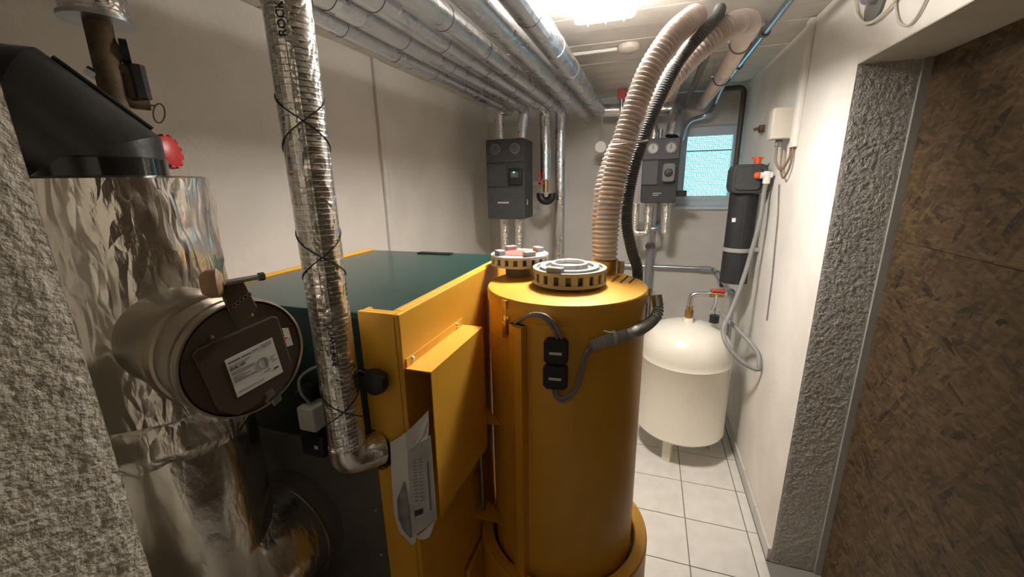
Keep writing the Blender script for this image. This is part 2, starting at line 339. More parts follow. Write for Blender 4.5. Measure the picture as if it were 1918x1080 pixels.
# entry wall with left jamb, and the passage behind the photographer
JX, JY = -.5, .2113
ew = struct('wall_front', MB().box((XL, -.12, 0), (JX, JY, ZC)), 'woodchip', smooth=0)
obj('wallpaper', rough_sheet(-.118, JY - .001, .001, ZC - .001, lambda u, z, h: V((JX + h, u, z)), .0052, .0026, 5.1), 'woodchip', ew, smooth=180)
struct('wall_rear', MB().box((XL - .12, -2.6, 0), (XO + .14, -2.5, ZC)), 'plaster', smooth=0)
struct('wall_passage_left', MB().box((XL - .12, -2.5, 0), (XL, -.1, ZC)), 'plaster', smooth=0)
struct('wall_passage_right', MB().box((XO + .02, -2.5, 0), (XO + .14, YB + .12, ZC)), 'plaster', smooth=0)
# skirting tiles on the right
sk = stEmpty('baseboard_right', (XR, YB, 0))
y = YB; k = 0
while y > YJ + .02:
    y0 = max(y - PT + .004, YJ + .002)
    obj('skirting_tile', MB().box((XR - .014, y0, .002), (XR - .0005, y, .072)), 'skirting', sk, smooth=0, bevel=.002); y -= PT
sb = stEmpty('baseboard_back', (0, YB, 0)); x = XR - .02
while x > XL:
    x0 = max(x - PT + .004, XL); obj('skirting_tile', MB().box((x0, YB - .012, .002), (x, YB - .0005, .072)), 'skirting', sb, smooth=0); x -= PT
# ceiling with boards
ce = struct('ceiling', MB().box((XL - .12, -2.6, ZC + .02), (XO + .14, YB + .12, ZC + .12)), 'joint', smooth=0)
PW = .192; yb = 2.59 + PW * 7 ; pc = {}
while yb > -2.6:
    a, b_ = max(yb - PW + .005, -2.6), min(yb, YB + .1)
    dz = random.choice([0, .002, .004, -.001])
    obj('plank', MB().box((XL - .1, a, ZC + dz), (XO + .12, b_, ZC + .022)), 'plank', ce, smooth=0, bevel=.002); yb -= PW
# window
wn = stEmpty('window_1', ((WX0 + WX1) / 2, YB + .06, WZ0))
fr = MB(); fw = .052
fr.box((WX0, YB + .045, WZ0 + .06), (WX0 + fw, YB + .10, WZ1)); fr.box((WX1 - .02, YB + .045, WZ0 + .06), (WX1, YB + .10, WZ1)); fr.box((WX0 + fw, YB + .045, WZ1 - .075), (WX1 - .02, YB + .10, WZ1)); fr.box((WX0 + fw, YB + .045, WZ0 + .06), (WX1 - .02, YB + .10, WZ0 + .10))
obj('window_frame', fr, 'window_white', wn, smooth=0, bevel=.004)
si = MB().box((WX0 - .02, YB - .035, WZ0 - .014), (WX1 + .005, YB + .10, WZ0 + .012)); obj('window_sill', si, 'window_white', wn, smooth=0, bevel=.004)
sb2 = MB().box((WX0, YB + .04, WZ0 + .012), (WX1, YB + .10, WZ0 + .06)); obj('sill_board', sb2, 'window_white', wn, smooth=0, bevel=.003)
obj('pane', MB().box((WX0 + fw, YB + .070, WZ0 + .10), (WX1 - .02, YB + .074, WZ1 - .075)), 'glass', wn, smooth=0)
obj('insect_screen', MB().add([(WX0 + fw, YB + .062, WZ0 + .10), (WX1 - .02, YB + .062, WZ0 + .10), (WX1 - .02, YB + .062, WZ1 - .075), (WX0 + fw, YB + .062, WZ1 - .075)], [(0, 1, 2, 3)]), 'screen', wn, smooth=0)
zb_ = atY(1330, 282, YB + .056).z
obj('glazing_bar', MB().box((WX0 + fw, YB + .054, zb_ - .004), (WX1 - .02, YB + .059, zb_ + .004)), 'grey_dark', wn, smooth=0)
# conduit strip on the left wall
p_a, p_b = atX(700, 95, XL + .01), atX(735, 465, XL + .01)
tag(obj('cable_duct', MB().rbox((XL, p_a.y - .028, 0.05), (XL + .022, p_a.y + .028, ZC - .004), .004, 'z'), 'plaster', None), 'narrow vertical cable duct painted over on the long bare wall', 'cable duct')
# duct on the right wall
q = atX(1497, 200, XR - .01)
tag(obj('cable_duct', MB().rbox((XR - .022, q.y - .03, 1.93), (XR, q.y + .03, ZC - .004), .004, 'z'), 'plaster_white', None), 'short white vertical cable duct beside the beige junction box', 'cable duct')
# ------------------------------------------------------------------ ceiling lamp
def lamp(name, c, gm, label):
    cx, cy = c; hx, hy = .112, .135
    t = thing(name, (cx, cy, ZC - .13), label, 'lamp', 'caged ceiling lamps')
    obj('lamp_base', MB().rbox((cx - hx, cy - hy, ZC - .03), (cx + hx, cy + hy, ZC - .003), .03, 'z'), 'white_plastic', t)
    g = MB().rbox((cx - hx + .008, cy - hy + .008, ZC - .10), (cx + hx - .008, cy + hy - .008, ZC - .03), .03, 'z'); obj('lamp_glass', g, gm.replace('glass', 'side'), t)
    obj('lamp_diffuser', MB().rbox((cx - hx + .010, cy - hy + .010, ZC - .103), (cx + hx - .010, cy + hy - .010, ZC - .1002), .03, 'z'), gm, t)
    zz = ZC - .112
    for fx in (-.6, 0, .6):
        X = cx + fx * hx; obj('cage_wire', MB().tube(bend([(X, cy - hy, ZC - .025), (X, cy - hy, zz), (X, cy + hy, zz), (X, cy + hy, ZC - .025)], .02), .0022, 6), 'grey_light', t)
    for fy in (-.6, .6):
        Y = cy + fy * hy; obj('cage_wire', MB().tube(bend([(cx - hx, Y, ZC - .025), (cx - hx, Y, zz - .003), (cx + hx, Y, zz - .003), (cx + hx, Y, ZC - .025)], .02), .0022, 6), 'grey_light', t)
    return t
lamp('ceiling_lamp', (-.20, 1.665), 'lamp_glass', 'bright rectangular caged bulkhead lamp on the boarded ceiling between pipes and hoses')
lamp('ceiling_lamp', (-.1, -1.3), 'lamp_glass_dim', 'unseen fill lamp added on the passage ceiling, shaped like the caged bulkhead lamp')  # out of view, added to send soft warm fill through the doorway
# ceiling junction disc and thin conduit across the ceiling
q = atZ(1178, 92, ZC - .02)
tag(obj('ceiling_junction_box', MB().lathe([(0, -.034), (.045, -.032), (.056, -.022), (.058, 0), (0, 0)], (q.x, q.y, ZC - .001), 32), 'beige_plastic'), 'round cream junction box on the ceiling behind the lamp', 'junction box')
a = atZ(1075, 102, ZC - .01)
tag(obj('ceiling_conduit', MB().cyl((-.62, a.y, ZC - .012), (q.x - .06, q.y, ZC - .012), .009, n=10), 'white_plastic'), 'thin white conduit across the ceiling boards to the round junction box', 'conduit')
# ------------------------------------------------------------------ foil pipes under the ceiling
ZP = 2.34
def foil_pipe(name, path, r, label, m='foil_ceiling', group='foil-wrapped pipes', n=20, rb=.07, bands=None):
    p = bend(path, rb)
    t = thing(name, path[0], label, 'pipe', group)
    mb = MB().tube(p, r, n); obj('insulation', mb, m, t, smooth=50)
    if bands:
        for b in bands:
            (y0, step) = b; pts = []
            c0, c1 = V(path[0]), V(path[1]); d = (c1 - c0).normalized(); u = d.orthogonal().normalized(); v_ = d.cross(u); L_ = (c1 - c0).length; ang = 0; s_ = .1
            while s_ < L_ - .1:
                ring = [c0 + d * s_ + (u * math.cos(k * math.pi / 10) + v_ * math.sin(k * math.pi / 10)) * (r + .0006) for k in range(21)]
                obj('binding_wire', MB().tube(ring, .0012, 5, cap=False), 'grey_dark', t); s_ += step
    return t
Y0P = .25
foil_pipe('insulated_pipe', [(-.419, Y0P, ZP), (-.425, 3.62, ZP), (.165, 3.62, 2.315), (.150, 3.50, 2.22), (.135, 3.47, 2.102)], .049, 'foil-wrapped ceiling pipe nearest the lamp, turning off above the pump unit by the window', bands=[(0, .38)], rb=.05)
foil_pipe('insulated_pipe', [(-.553, .80, ZC - .002), (-.553, .80, ZP), (-.56, YB - .002, ZP)], .049, 'foil-wrapped ceiling pipe running straight into the far wall, second from the lamp')
foil_pipe('insulated_pipe', [(-.706, Y0P, ZP), (-.715, 3.46, ZP), (-.715, 3.46, .35)], .043, 'foil-wrapped ceiling pipe that drops to near the floor behind the boiler', bands=[(0, .36)])
p4 = atY(1022, 345, 3.36)
foil_pipe('insulated_pipe', [(-.829, Y0P, ZP), (-.82, 3.36, ZP), (p4.x, 3.36, p4.z + .04)], .043, 'foil-wrapped ceiling pipe that drops to a red-handled valve beside the pump unit', bands=[(0, .43)])
foil_pipe('insulated_pipe', [(-.948, Y0P, ZP), (-.955, 3.25, ZP), (-.985, 3.25, 2.125)], .042, 'foil-wrapped ceiling pipe dropping straight into the near port of the larger pump unit', bands=[(0, .40)])
foil_pipe('insulated_pipe', [(-1.058, Y0P, ZP - .01), (-1.07, 3.26, ZP - .01), (-1.165, 3.26, ZP - .01), (-1.165, 3.26, 2.125)], .036, 'thin foil-wrapped ceiling pipe closest to the bare wall', bands=[(0, .33)], rb=.04)
# valve under pipe four
t = thing('shutoff_valve', (p4.x, 3.36, p4.z - .12), 'red-handled valve with black round cap below a foil-wrapped drop pipe', 'valve')
obj('valve_body', MB().cyl((p4.x, 3.36, p4.z + .030), (p4.x, 3.36, p4.z - .06), .022), 'brass', t)
obj('handle', MB().box((p4.x - .045, 3.300, p4.z), (p4.x - .030, 3.314, p4.z + .11)).box((p4.x - .045, 3.300, p4.z), (p4.x + .004, 3.338, p4.z + .014)), 'red', t)
obj('cap', MB().tube([V((p4.x - .045 + .05 * (1 - math.cos(a)), 3.36, p4.z - .085 - .05 * math.sin(a))) for a in [i * math.pi / 12 for i in range(-1, 14)]], .032, 14), 'black', t)
# thermometer on pipe two
q = atY(1125, 275, 3.50)
t = thing('thermometer', q, 'round white thermometer dial hanging below the foil pipe beside the hoses', 'thermometer')
obj('dial', MB().lathe([(0, -.012), (.043, -.012), (.046, 0), (.046, .015), (0, .015)], q, 28, (0, 1, 0)), 'white_plastic', t)
obj('stem', MB().cyl((q.x, q.y + .005, q.z + .045), (q.x, q.y + .005, 2.285), .007, n=8), 'steel', t)
# red handled valve high up
q = atY(1165, 180, 3.50)
t = thing('ball_valve', q, 'small valve with red lever above the foil pipe beside the hoses', 'valve')
obj('valve_body', MB().cyl((q.x, q.y, q.z - .16), (q.x, q.y, q.z - .02), .014, n=14), 'steel', t)
obj('handle', MB().box((q.x - .035, q.y - .012, q.z - .02), (q.x + .03, q.y + .012, q.z + .05)), 'red', t, bevel=.005)
# ------------------------------------------------------------------ pump units
def gauge(c, r, t, nm='gauge', dm='dial'):
    g = obj(nm, MB().lathe([(0, -.004), (r * .8, -.004), (r * .82, -.012), (r, -.012), (r, .01), (0, .01)], c, 28, (0, 1, 0)), 'grey_dark', t)
    obj('dial', MB().lathe([(0, -.006), (r * .78, -.006), (r * .78, -.0035), (0, -.0035)], c, 28, (0, 1, 0)), dm, g)
    obj('needle', MB().box((c[0] - .002, c[1] - .009, c[2] - r * .2), (c[0] + .002, c[1] - .007, c[2] + r * .6)), 'ink', g); return g
yf = 3.36; a = atY(1206, 260, yf); b = atY(1276, 260, yf); c = atY(1197, 380, yf); x0, x1, z1, z0 = a.x, b.x, a.z, c.z
t = thing('pump_unit', ((x0 + x1) / 2, yf, z0), 'dark insulated pump unit with two dials beside the window', 'pump unit', 'pump units on the far wall')
hh = z1 - z0; ww = x1 - x0
obj('shell', MB().rbox((x0, yf + .012, z0), (x1, yf + .22, z1), .015, 'y'), 'epp', t, bevel=.006)
obj('upper_cover', MB().rbox((x0 + .004, yf, z1 - hh * .32), (x1 - .004, yf + .014, z1 - .003), .01), 'epp_light', t, bevel=.004)
obj('middle_cover', MB().rbox((x0 + .004, yf, z0 + hh * .29), (x0 + ww * .44, yf + .014, z1 - hh * .335), .006), 'epp_light', t, bevel=.003)
obj('lower_cover', MB().rbox((x0 + .003, yf - .004, z0 + .003), (x1 - .003, yf + .014, z0 + hh * .275), .012), 'epp', t, bevel=.004)
for fx in (.27, .75): gauge((x0 + ww * fx, yf - .004, z1 - hh * .15), .042, t)
pu = obj('pump_motor', MB().rbox((x0 + ww * .56, yf - .035, z0 + hh * .33), (x1 - ww * .09, yf + .02, z1 - hh * .38), .02), 'grey_dark', t, bevel=.008)
obj('selector', MB().lathe([(0, -.012), (.026, -.010), (.03, 0), (0, 0)], (x0 + ww * .73, yf - .035, z0 + hh * .47), 24, (0, 1, 0)), 'black', pu)
for i, w_ in enumerate((.028, .034)): obj('lettering', MB().box((x0 + ww * .34, yf - .0055, z0 + hh * .15 - i * .014), (x0 + ww * .34 + w_ * (2.2 - i), yf - .0038, z0 + hh * .15 - i * .014 + .005)), 'grey_light', t, smooth=0)
h_ = atY(1281, 362, yf + .05)
obj('handle', MB().box((x1, yf + .04, h_.z - .022), (h_.x + .02, yf + .07, h_.z + .022)), 'black', t, bevel=.005)
obj('bracket', MB().box((x0 + .05, yf + .22, z0 + .2), (x0 + .09, YB - .001, z0 + .24)).box((x1 - .09, yf + .22, z0 + .2), (x1 - .05, YB - .001, z0 + .24)), 'steel', t)
RX0, RX1 = x0 + ww * .27, x0 + ww * .75
foil_pipe('insulated_pipe', [(RX0, yf + .11, z1 + .001), (RX0, yf + .11, 2.16), (RX0 - .02, yf + .20, 2.22), (RX0 - .02, YB - .002, 2.22)], .028, 'short foil stub from the top of the window pump unit into the wall', 'foil', rb=.04)
zb2 = atY(1200, 436, yf + .11).z; xu = atY(1190, 400, yf + .11).x
foil_pipe('insulated_pipe', [(RX0 - .005, yf + .11, z0 - .001), (RX0 - .005, yf + .11, zb2), (xu, yf + .11, zb2), (xu, yf + .11, z0 - .012)], .030, 'U-shaped foil-wrapped pipe under the window pump unit', 'foil', rb=.03)
zc2 = atY(1246, 436, yf + .11).z
foil_pipe('insulated_pipe', [(RX1 + .005, yf + .11, z0 - .001), (RX1 + .005, yf + .11, zc2)], .034, 'single foil-wrapped stub hanging straight below the window pump unit', 'foil')
q = atY(1230, 428, yf + .13)
tag(obj('pipe_elbow', MB().tube(bend([(q.x - .04, yf + .13, q.z), (q.x + .0, yf + .13, q.z), (q.x + .02, yf + .30, q.z), (q.x + .02, YB - .001, q.z)], .02), .017, 12), 'galv'), 'bare grey pipe elbow between the foil stubs under the window pump unit', 'pipe')
q = atY(1227, 400, YB - .05)
tag(obj('wall_pipe', MB().cyl((q.x, YB - .04, 1.3), (q.x, YB - .04, 2.2), .018, n=12), 'galv'), 'bluish vertical pipe on the wall behind the window pump unit', 'pipe')
# larger unit
yf = 3.10; a = atY(908, 262, yf); b = atY(981, 262, yf); c = atY(905, 410, yf); x0, x1, z1, z0 = a.x, b.x, a.z, c.z; ww = x1 - x0; hh = z1 - z0
t = thing('pump_unit', ((x0 + x1) / 2, yf, z0), 'tall black insulated pump unit with a green display beside the vertical foil pipes', 'pump unit', 'pump units on the far wall')
obj('shell', MB().rbox((x0, yf + .012, z0), (x1, yf + .25, z1), .015, 'y'), 'epp', t, bevel=.006)
obj('upper_cover', MB().rbox((x0 + .006, yf, z1 - hh * .28), (x1 - .006, yf + .014, z1 - .004), .01), 'epp', t, bevel=.004)
obj('lower_cover', MB().rbox((x0 + .006, yf, z0 + .004), (x1 - .006, yf + .014, z0 + hh * .40), .01), 'epp', t, bevel=.004)
obj('side_cover', MB().rbox((x0 + .006, yf, z0 + hh * .42), (x0 + ww * .55, yf + .014, z1 - hh * .30), .008), 'epp', t, bevel=.004)
for fx in (.28, .78): gauge((x0 + ww * fx, yf - .004, z1 - hh * .12), .040, t, dm='epp_light')
pu = obj('pump_motor', MB().rbox((x0 + ww * .62, yf - .02, z0 + hh * .44), (x1 - ww * .06, yf + .02, z1 - hh * .36), .012), 'black', t, bevel=.006)
obj('display', MB().box((x0 + ww * .68, yf - .0215, z0 + hh * .53), (x1 - ww * .13, yf - .0195, z0 + hh * .60)), 'epp_light', pu, smooth=0)
obj('indicator', MB().box((x0 + ww * .74, yf - .023, z0 + hh * .585), (x0 + ww * .78, yf - .021, z0 + hh * .60)), 'led_green', pu, smooth=0)
zt = z0 + hh * .205
for i in range(6): obj('lettering', MB().box((x0 + ww * (.30 + i * .05), yf - .0015, zt), (x0 + ww * (.335 + i * .05), yf + .0002, zt + .012)), 'sticker', t, smooth=0)
obj('side_label', MB().box((x1 - .0005, yf + .07, z0 + hh * .18), (x1 + .001, yf + .095, z0 + hh * .25)), 'sticker', t, smooth=0)
obj('bracket', MB().box((x0 + .05, yf + .25, z0 + .25), (x0 + .09, YB - .001, z0 + .29)).box((x1 - .09, yf + .25, z0 + .25), (x1 - .05, YB - .001, z0 + .29)), 'steel', t)
for px_, py_, lab in ((945, 440, 'foil-wrapped pipe leaving the tall pump unit downward beside the bare wall'), (972, 440, 'foil-wrapped pipe leaving the tall pump unit downward beside its twin')):
    q = atY(px_, py_, yf + .13); foil_pipe('insulated_pipe', [(q.x, yf + .13, z0 - .001), (q.x, yf + .13, .3)], .034, lab, 'foil')
# ------------------------------------------------------------------ foreground foil pipe in front of the boiler
PX, PY, PR = -.600, .628, .0385
ZE = 1.205
t = thing('insulated_pipe', (PX, PY, ZE), 'foreground foil-wrapped riser with printed lettering and crossed wires, elbow into the boiler', 'pipe')
obj('insulation', MB().tube(bend([(PX, PY, ZC - .003), (PX, PY, 2.0), (PX, PY, ZE), (PX + .030, PY + .062, ZE - .012)], .05, 8), PR, 32), 'foil', t, smooth=50)
obj('elbow_tape', MB().tube(bend([(PX, PY, ZE + .035), (PX, PY, ZE - .004), (PX + .030, PY + .064, ZE - .014)], .05, 8), PR + .0025, 28), 'foil_smooth', t, smooth=50)
cdir = math.atan2(-PX, -PY)   # azimuth toward camera
def wrapc(cz, ang0, flip=1):
    def f(p):   # text x -> up the pipe, text y -> around
        th = ang0 + flip * (p.y / PR); rr = PR + .0012 + p.z
        return V((PX + rr * math.sin(th), PY + rr * math.cos(th), cz + flip * p.x))
    return f
base_ang = math.atan2(0 - PX, 0 - PY)
text_part('printed_text', 'ROCKWOOL', .0185, None, 'ink', t, cyl=wrapc(atD(540, 68, .85).z + .049, base_ang + .30))
text_part('printed_text', 'ROCKWOOL', .0165, None, 'ink', t, cyl=wrapc(atD(617, 640, .84).z, base_ang + .05))
for zc in (atD(560, 230, .86).z, atD(600, 478, .86).z, atD(640, 760, .86).z, atD(530, -60, .86).z):
    for sg in (1, -1):
        path = []
        for k in range(25):
            th = base_ang + (k - 12) / 12 * 2.2; path.append(V((PX + (PR + .001) * math.sin(th), PY + (PR + .001) * math.cos(th), zc + sg * (k - 12) / 12 * .060)))
        obj('binding_wire', MB().tube(path, .0011, 5), 'ink', t)
# ------------------------------------------------------------------ boiler
BX0, BX1, BY0, BY1, BZ = -1.13, -.485, .694, 1.461, 1.525
t = boiler = thing('pellet_boiler', ((BX0 + BX1) / 2, (BY0 + BY1) / 2, 0), 'yellow pellet boiler with dark green top panel and side document holder', 'boiler')
cx0 = -.588
# core sits slightly inside the sheet-metal skins
obj('core', MB().box((BX0 + .02, BY0 + .03, .02), (BX1 - .015, BY1 - .02, BZ - .03)), 'dark_green', t, smooth=0)
rp_ = MB().poly([(BX1, BY0, .02), (BX1, BY1, .02), (BX1, BY1, BZ), (BX1, BY0, BZ)], (-.012, 0, 0)); obj('side_panel', rp_, 'yellow', t, smooth=0, bevel=.003)
# corner column, with a round cut-out on its edge for the foil elbow
zc_, rc_ = 1.178, .056
colp = [(BX1 - .0125, BZ), (cx0, BZ), (cx0, zc_ + rc_)]
colp += [(cx0 + rc_ * math.sin(a) * .95, zc_ + rc_ * math.cos(a)) for a in [i * math.pi / 14 for i in range(1, 14)]]
colp += [(cx0 + .006, zc_ - rc_), (cx0 + .006, .02), (BX1 - .0125, .02)]
obj('front_column', MB().poly([(x_, BY0, z_) for x_, z_ in colp], (0, .012, 0)), 'yellow', t, smooth=0)
obj('column_return', MB().box((cx0, BY0 + .012, zc_ + rc_), (cx0 + .010, BY0 + .04, BZ - .002)), 'yellow', t, smooth=0)
obj('left_panel', MB().box((BX0, BY0 + .004, .02), (BX0 + .012, BY1, BZ + .001)), 'yellow', t, smooth=0)
obj('back_panel', MB().box((BX0 + .012, BY1 - .012, .02), (BX1 - .012, BY1, BZ - .012)), 'yellow', t, smooth=0)
# top: green lid and yellow edge strips
ZT = BZ - .006
obj('top_panel', MB().box((BX0 + .013, BY0 + .004, ZT - .016), (BX1 - .032, BY1 - .002, ZT)), 'green', t, smooth=0, bevel=.002)
obj('edge_strip', MB().box((BX1 - .031, BY0 + .026, BZ - .028), (BX1 - .0125, BY1, BZ)), 'yellow', t, smooth=0, bevel=.003)
obj('edge_strip', MB().box((cx0 + .011, BY0 + .0125, BZ - .028), (BX1 - .0125, BY0 + .0255, BZ)), 'yellow', t, smooth=0, bevel=.003)
ga, gb = atZ(790, 472, ZT), atZ(848, 475, ZT)
obj('grip_slot', MB().box((ga.x, BY1 - .045, ZT + .0002), (gb.x, BY1 - .012, ZT + .004)), 'black', t, smooth=0)
ZG = atY(530, 812, BY0 + .012).z
obj('front_panel', MB().box((BX0 + .013, BY0 + .016, ZG + .004), (cx0 - .002, BY0 + .029, ZT - .018)), 'dark_green', t, smooth=0, bevel=.002)
obj('lower_panel', MB().box((BX0 + .013, BY0 + .012, .05), (cx0 - .002, BY0 + .029, ZG)), 'fibre_grey', t, smooth=0, bevel=.002)
obj('plinth', MB().box((BX0 + .03, BY0 + .04, 0), (BX1 - .03, BY1 - .03, .03)), 'black', t, smooth=0)
# black mushroom knob on the column
q = atY(712, 708, BY0 - .012)
kn = obj('knob', MB().lathe([(0, -.022), (.018, -.022), (.027, -.016), (.030, -.004), (.028, .004), (.012, .008), (.012, .024), (0, .024)], (q.x, BY0 - .024, q.z), 28, (0, 1, 0)), 'black', t)
obj('knob_arm', MB().cyl((q.x - .002, BY0 - .018, q.z), (q.x - .052, BY0 - .010, q.z + .008), .009, n=12), 'black', kn)
# writing on the column
mt = Matrix(((1, 0, 0, 0), (0, 0, -1, 0), (0, 1, 0, 0), (0, 0, 0, 1)))
q = atY(719, 867, BY0); mt2 = Matrix.Translation((q.x, BY0 - .0004, q.z)) @ mt
text_part('handwriting', '19u', .020, mt2, 'rust', t)
# document holder
DX, DY0, DY1, DZ1 = -.420, .700, .993, 1.400
dh = obj('document_holder', MB().poly([(BX1 + .001, DY0, DZ1), (DX, DY0, DZ1), (DX, DY1, DZ1), (BX1 + .001, DY1, DZ1)], (0, 0, -.0025)).poly([(DX, DY0, DZ1 - .002), (DX, DY1, DZ1 - .002), (DX, DY1, 1.015), (DX, DY0 - .004, 1.030)], (-.002, 0, 0)), 'yellow', t, smooth=0)
obj('flange', MB().box((BX1 + .0005, DY0 + .005, DZ1), (BX1 + .003, DY1, DZ1 + .020)), 'yellow', dh, smooth=0)
obj('back_sheet', MB().box((BX1 + .0005, DY1 - .003, 1.02), (DX - .002, DY1, DZ1 - .003)), 'yellow', dh, smooth=0)
for yy in (DY0 + .03, DY1 - .035): obj('screw', MB().lathe([(0, .004), (.004, .0035), (.006, 0), (0, 0)], (BX1 + .003, yy, DZ1 + .011), 12, (1, 0, 0)), 'steel', dh)
for px_, py_ in ((702, 955), (712, 1038)):
    q = atY(px_, py_, BY0); obj('screw', MB().lathe([(0, -.003), (.004, -.0025), (.005, 0), (0, 0)], (q.x + .004, BY0, q.z), 12, (0, 1, 0)), 'steel', t)
# documents stuffed into the holder
def sheet(name, pts, m, label, nrm, th=.0012, marks=None):
    """paper given as rows of (left, right) points from top to bottom"""
    rows = [(V(a), V(b)) for a, b in pts]; nu = 6; vs = []; fs = []
    n = V(nrm).normalized()
    for side in (0, 1):
        for a, b in rows:
            for i in range(nu + 1):
                s_ = i / nu; vs.append(a.lerp(b, s_) + n * (math.sin(s_ * math.pi) * .006 + side * th))
    R_ = len(rows); S = R_ * (nu + 1)
    for j in range(R_ - 1):
        for i in range(nu):
            p = j * (nu + 1) + i; fs.append([p, p + nu + 1, p + nu + 2, p + 1]); fs.append([S + p, S + p + 1, S + p + nu + 2, S + p + nu + 1])
    for j in range(R_ - 1):
        for p in (j * (nu + 1), j * (nu + 1) + nu):
            fs.append([p, p + nu + 1, S + p + nu + 1, S + p])
    for i in range(nu):
        for p in (i, (R_ - 1) * (nu + 1) + i): fs.append([p, p + 1, S + p + 1, S + p])
    mb = MB().add(vs, fs); o = obj(name, mb, m, None, smooth=60); tag(o, label, 'paper', 'papers in the document holder')
    for (u0, u1, v0, v1, mm) in (marks or []):
        def at(u, v):
            j = min(int(v * (R_ - 1)), R_ - 2); f = v * (R_ - 1) - j; a = rows[j][0].lerp(rows[j + 1][0], f); b = rows[j][1].lerp(rows[j + 1][1], f)
            return a.lerp(b, u) + n * (math.sin(u * math.pi) * .006 + th + .0011)
        vv = []; k_ = 4
        for i in range(k_ + 1): vv += [at(u0 + (u1 - u0) * i / k_, v0), at(u0 + (u1 - u0) * i / k_, v1)]
        obj('print', MB().add(vv, [[2 * i, 2 * i + 1, 2 * i + 3, 2 * i + 2] for i in range(k_)]), mm, o, smooth=0)
    return o
def PP(x, y, Y): return atY(x, y, Y)
nrm = (.25, -.95, .1)
sheet('document', [(PP(731, 828, .685), PP(772, 800, .688)), (PP(734, 900, .683), PP(775, 880, .684)), (PP(738, 960, .680), PP(776, 960, .680)), (PP(748, 995, .678), PP(782, 1000, .678)), (PP(770, 1016, .676), PP(778, 1015, .676))], 'paper', 'white curled papers at the back of the boiler document holder', nrm)
sheet('document', [(PP(744, 935, .672), PP(757, 900, .672)), (PP(746, 970, .670), PP(765, 950, .670)), (PP(755, 992, .668), PP(770, 980, .668)), (PP(768, 1004, .667), PP(773, 1003, .667))], 'paper_dark', 'dark grey curled sheet edge between the folded papers of the document holder', nrm)
marks = [(.22 + .25 * (i % 2), .40 + .25 * (i % 2), .20 + i * .019, .210 + i * .019, 'ink_grey') for i in range(26)] + [(.18, .55, .76, .82, 'ink')] + [(.80, .86, .30, .85, 'ink_grey')]
sheet('document', [(PP(765, 840, .650), PP(806, 815, .660)), (PP(765, 870, .648), PP(809, 850, .657)), (PP(767, 910, .645), PP(812, 890, .654)), (PP(769, 955, .642), PP(815, 935, .651)), (PP(772, 1004, .640), PP(818, 968, .648))], 'paper_grey', 'grey printed form folded in front of the other papers in the document holder', nrm, marks=marks)
sheet('document', [(PP(760, 810, .668), PP(802, 768, .678)), (PP(763, 840, .665), PP(803, 795, .675)), (PP(765, 900, .662), PP(800, 860, .672))], 'paper_shade', 'off-white sheet standing up between the folded form and the document holder', nrm)
sheet('document', [(PP(799, 788, .646), PP(803, 783, .648)), (PP(788, 815, .644), PP(799, 812, .646)), (PP(769, 843, .642), PP(771, 841, .642))], 'paper', 'small white folded flap above the printed form', nrm)
sheet('document', [(PP(780, 1004, .668), PP(819, 968, .676)), (PP(785, 1008, .667), PP(806, 1003, .673))], 'paper', 'corner of a white sheet sticking out below the printed form', nrm)
# connectors and cables on the boiler front
t = thing('appliance_connector', atY(590, 800, BY0), 'grey and black plug connector with cable on the dark boiler front', 'connector')
a = atY(563, 757, .665); b = atY(600, 805, .665)
obj('grey_housing', MB().rbox((a.x, .650, b.z), (b.x, BY0 + .012, a.z), .005, 'x'), 'connector_white', t, bevel=.004)
a2 = atY(566, 808, .665); b2 = atY(612, 856, .665)
obj('black_housing', MB().rbox((a2.x, .655, b2.z), (b2.x, BY0 + .012, a2.z), .008, 'x'), 'black', t, bevel=.004)
q = atY(578, 735, BY0)
obj('socket', MB().lathe([(0, -.026), (.014, -.026), (.018, -.02), (.024, -.018), (.024, .012), (0, .012)], (q.x, BY0, q.z), 24, (0, 1, 0)), 'black', t)
obj('cable', MB().tube(spline([atY(580, 755, .67), atY(564, 735, .66), atY(560, 712, .665), atY(575, 695, .68), atY(600, 684, .69), atY(625, 680, .69)], .008), .0035, 8), 'cable_grey', t)
obj('label', MB().box((b2.x - .022, .654, (a2.z + b2.z) / 2 - .003), (b2.x - .012, .6552, (a2.z + b2.z) / 2 + .006)), 'sticker', t, smooth=0)
# ------------------------------------------------------------------ flue
FX, FY, FR = -.928, .491, .150
FT = 1.812
t = thing('insulated_flue', (FX, FY, 0), 'thick crinkled foil-wrapped vertical flue pipe with horizontal branch into the boiler', 'flue')
def crinkle(mb, amp, sc, c):
    for v in mb.v:
        d = V((v.x - c[0], v.y - c[1], 0)); 
        if d.length > .05: v += d.normalized() * amp * (noise.noise(v * sc) + .5 * noise.noise(v * sc * 2.7))
    return mb
up = MB().lathe([(.095, FT - .002), (FR - .012, FT), (FR, FT - .004)] + [(FR, FT - .02 - i * .012) for i in range(int((FT - 1.36) / .012))], (FX, FY, 0), 96); crinkle(up, .0045, 16, (FX, FY)); obj('upper_wrap', up, 'foil_flue', t, smooth=60)
mid = MB().lathe([(FR - .004, 1.385)] + [(FR + .006 - .002 * math.sin(i), 1.38 - i * .012) for i in range(int((1.38 - 1.30) / .012))] + [(FR - .003, 1.295)], (FX, FY, 0), 96); crinkle(mid, .007, 22, (FX, FY)); obj('foil_tape', mid, 'foil_flue', t, smooth=60)
lw = MB().lathe([(FR - .002, 1.36 - i * .02) for i in range(int(1.3 / .02))] + [(FR - .002, .0), (0, 0)], (FX, FY, 0), 96); crinkle(lw, .002, 9, (FX, FY)); obj('lower_wrap', lw, 'foil_smooth', t, smooth=60)
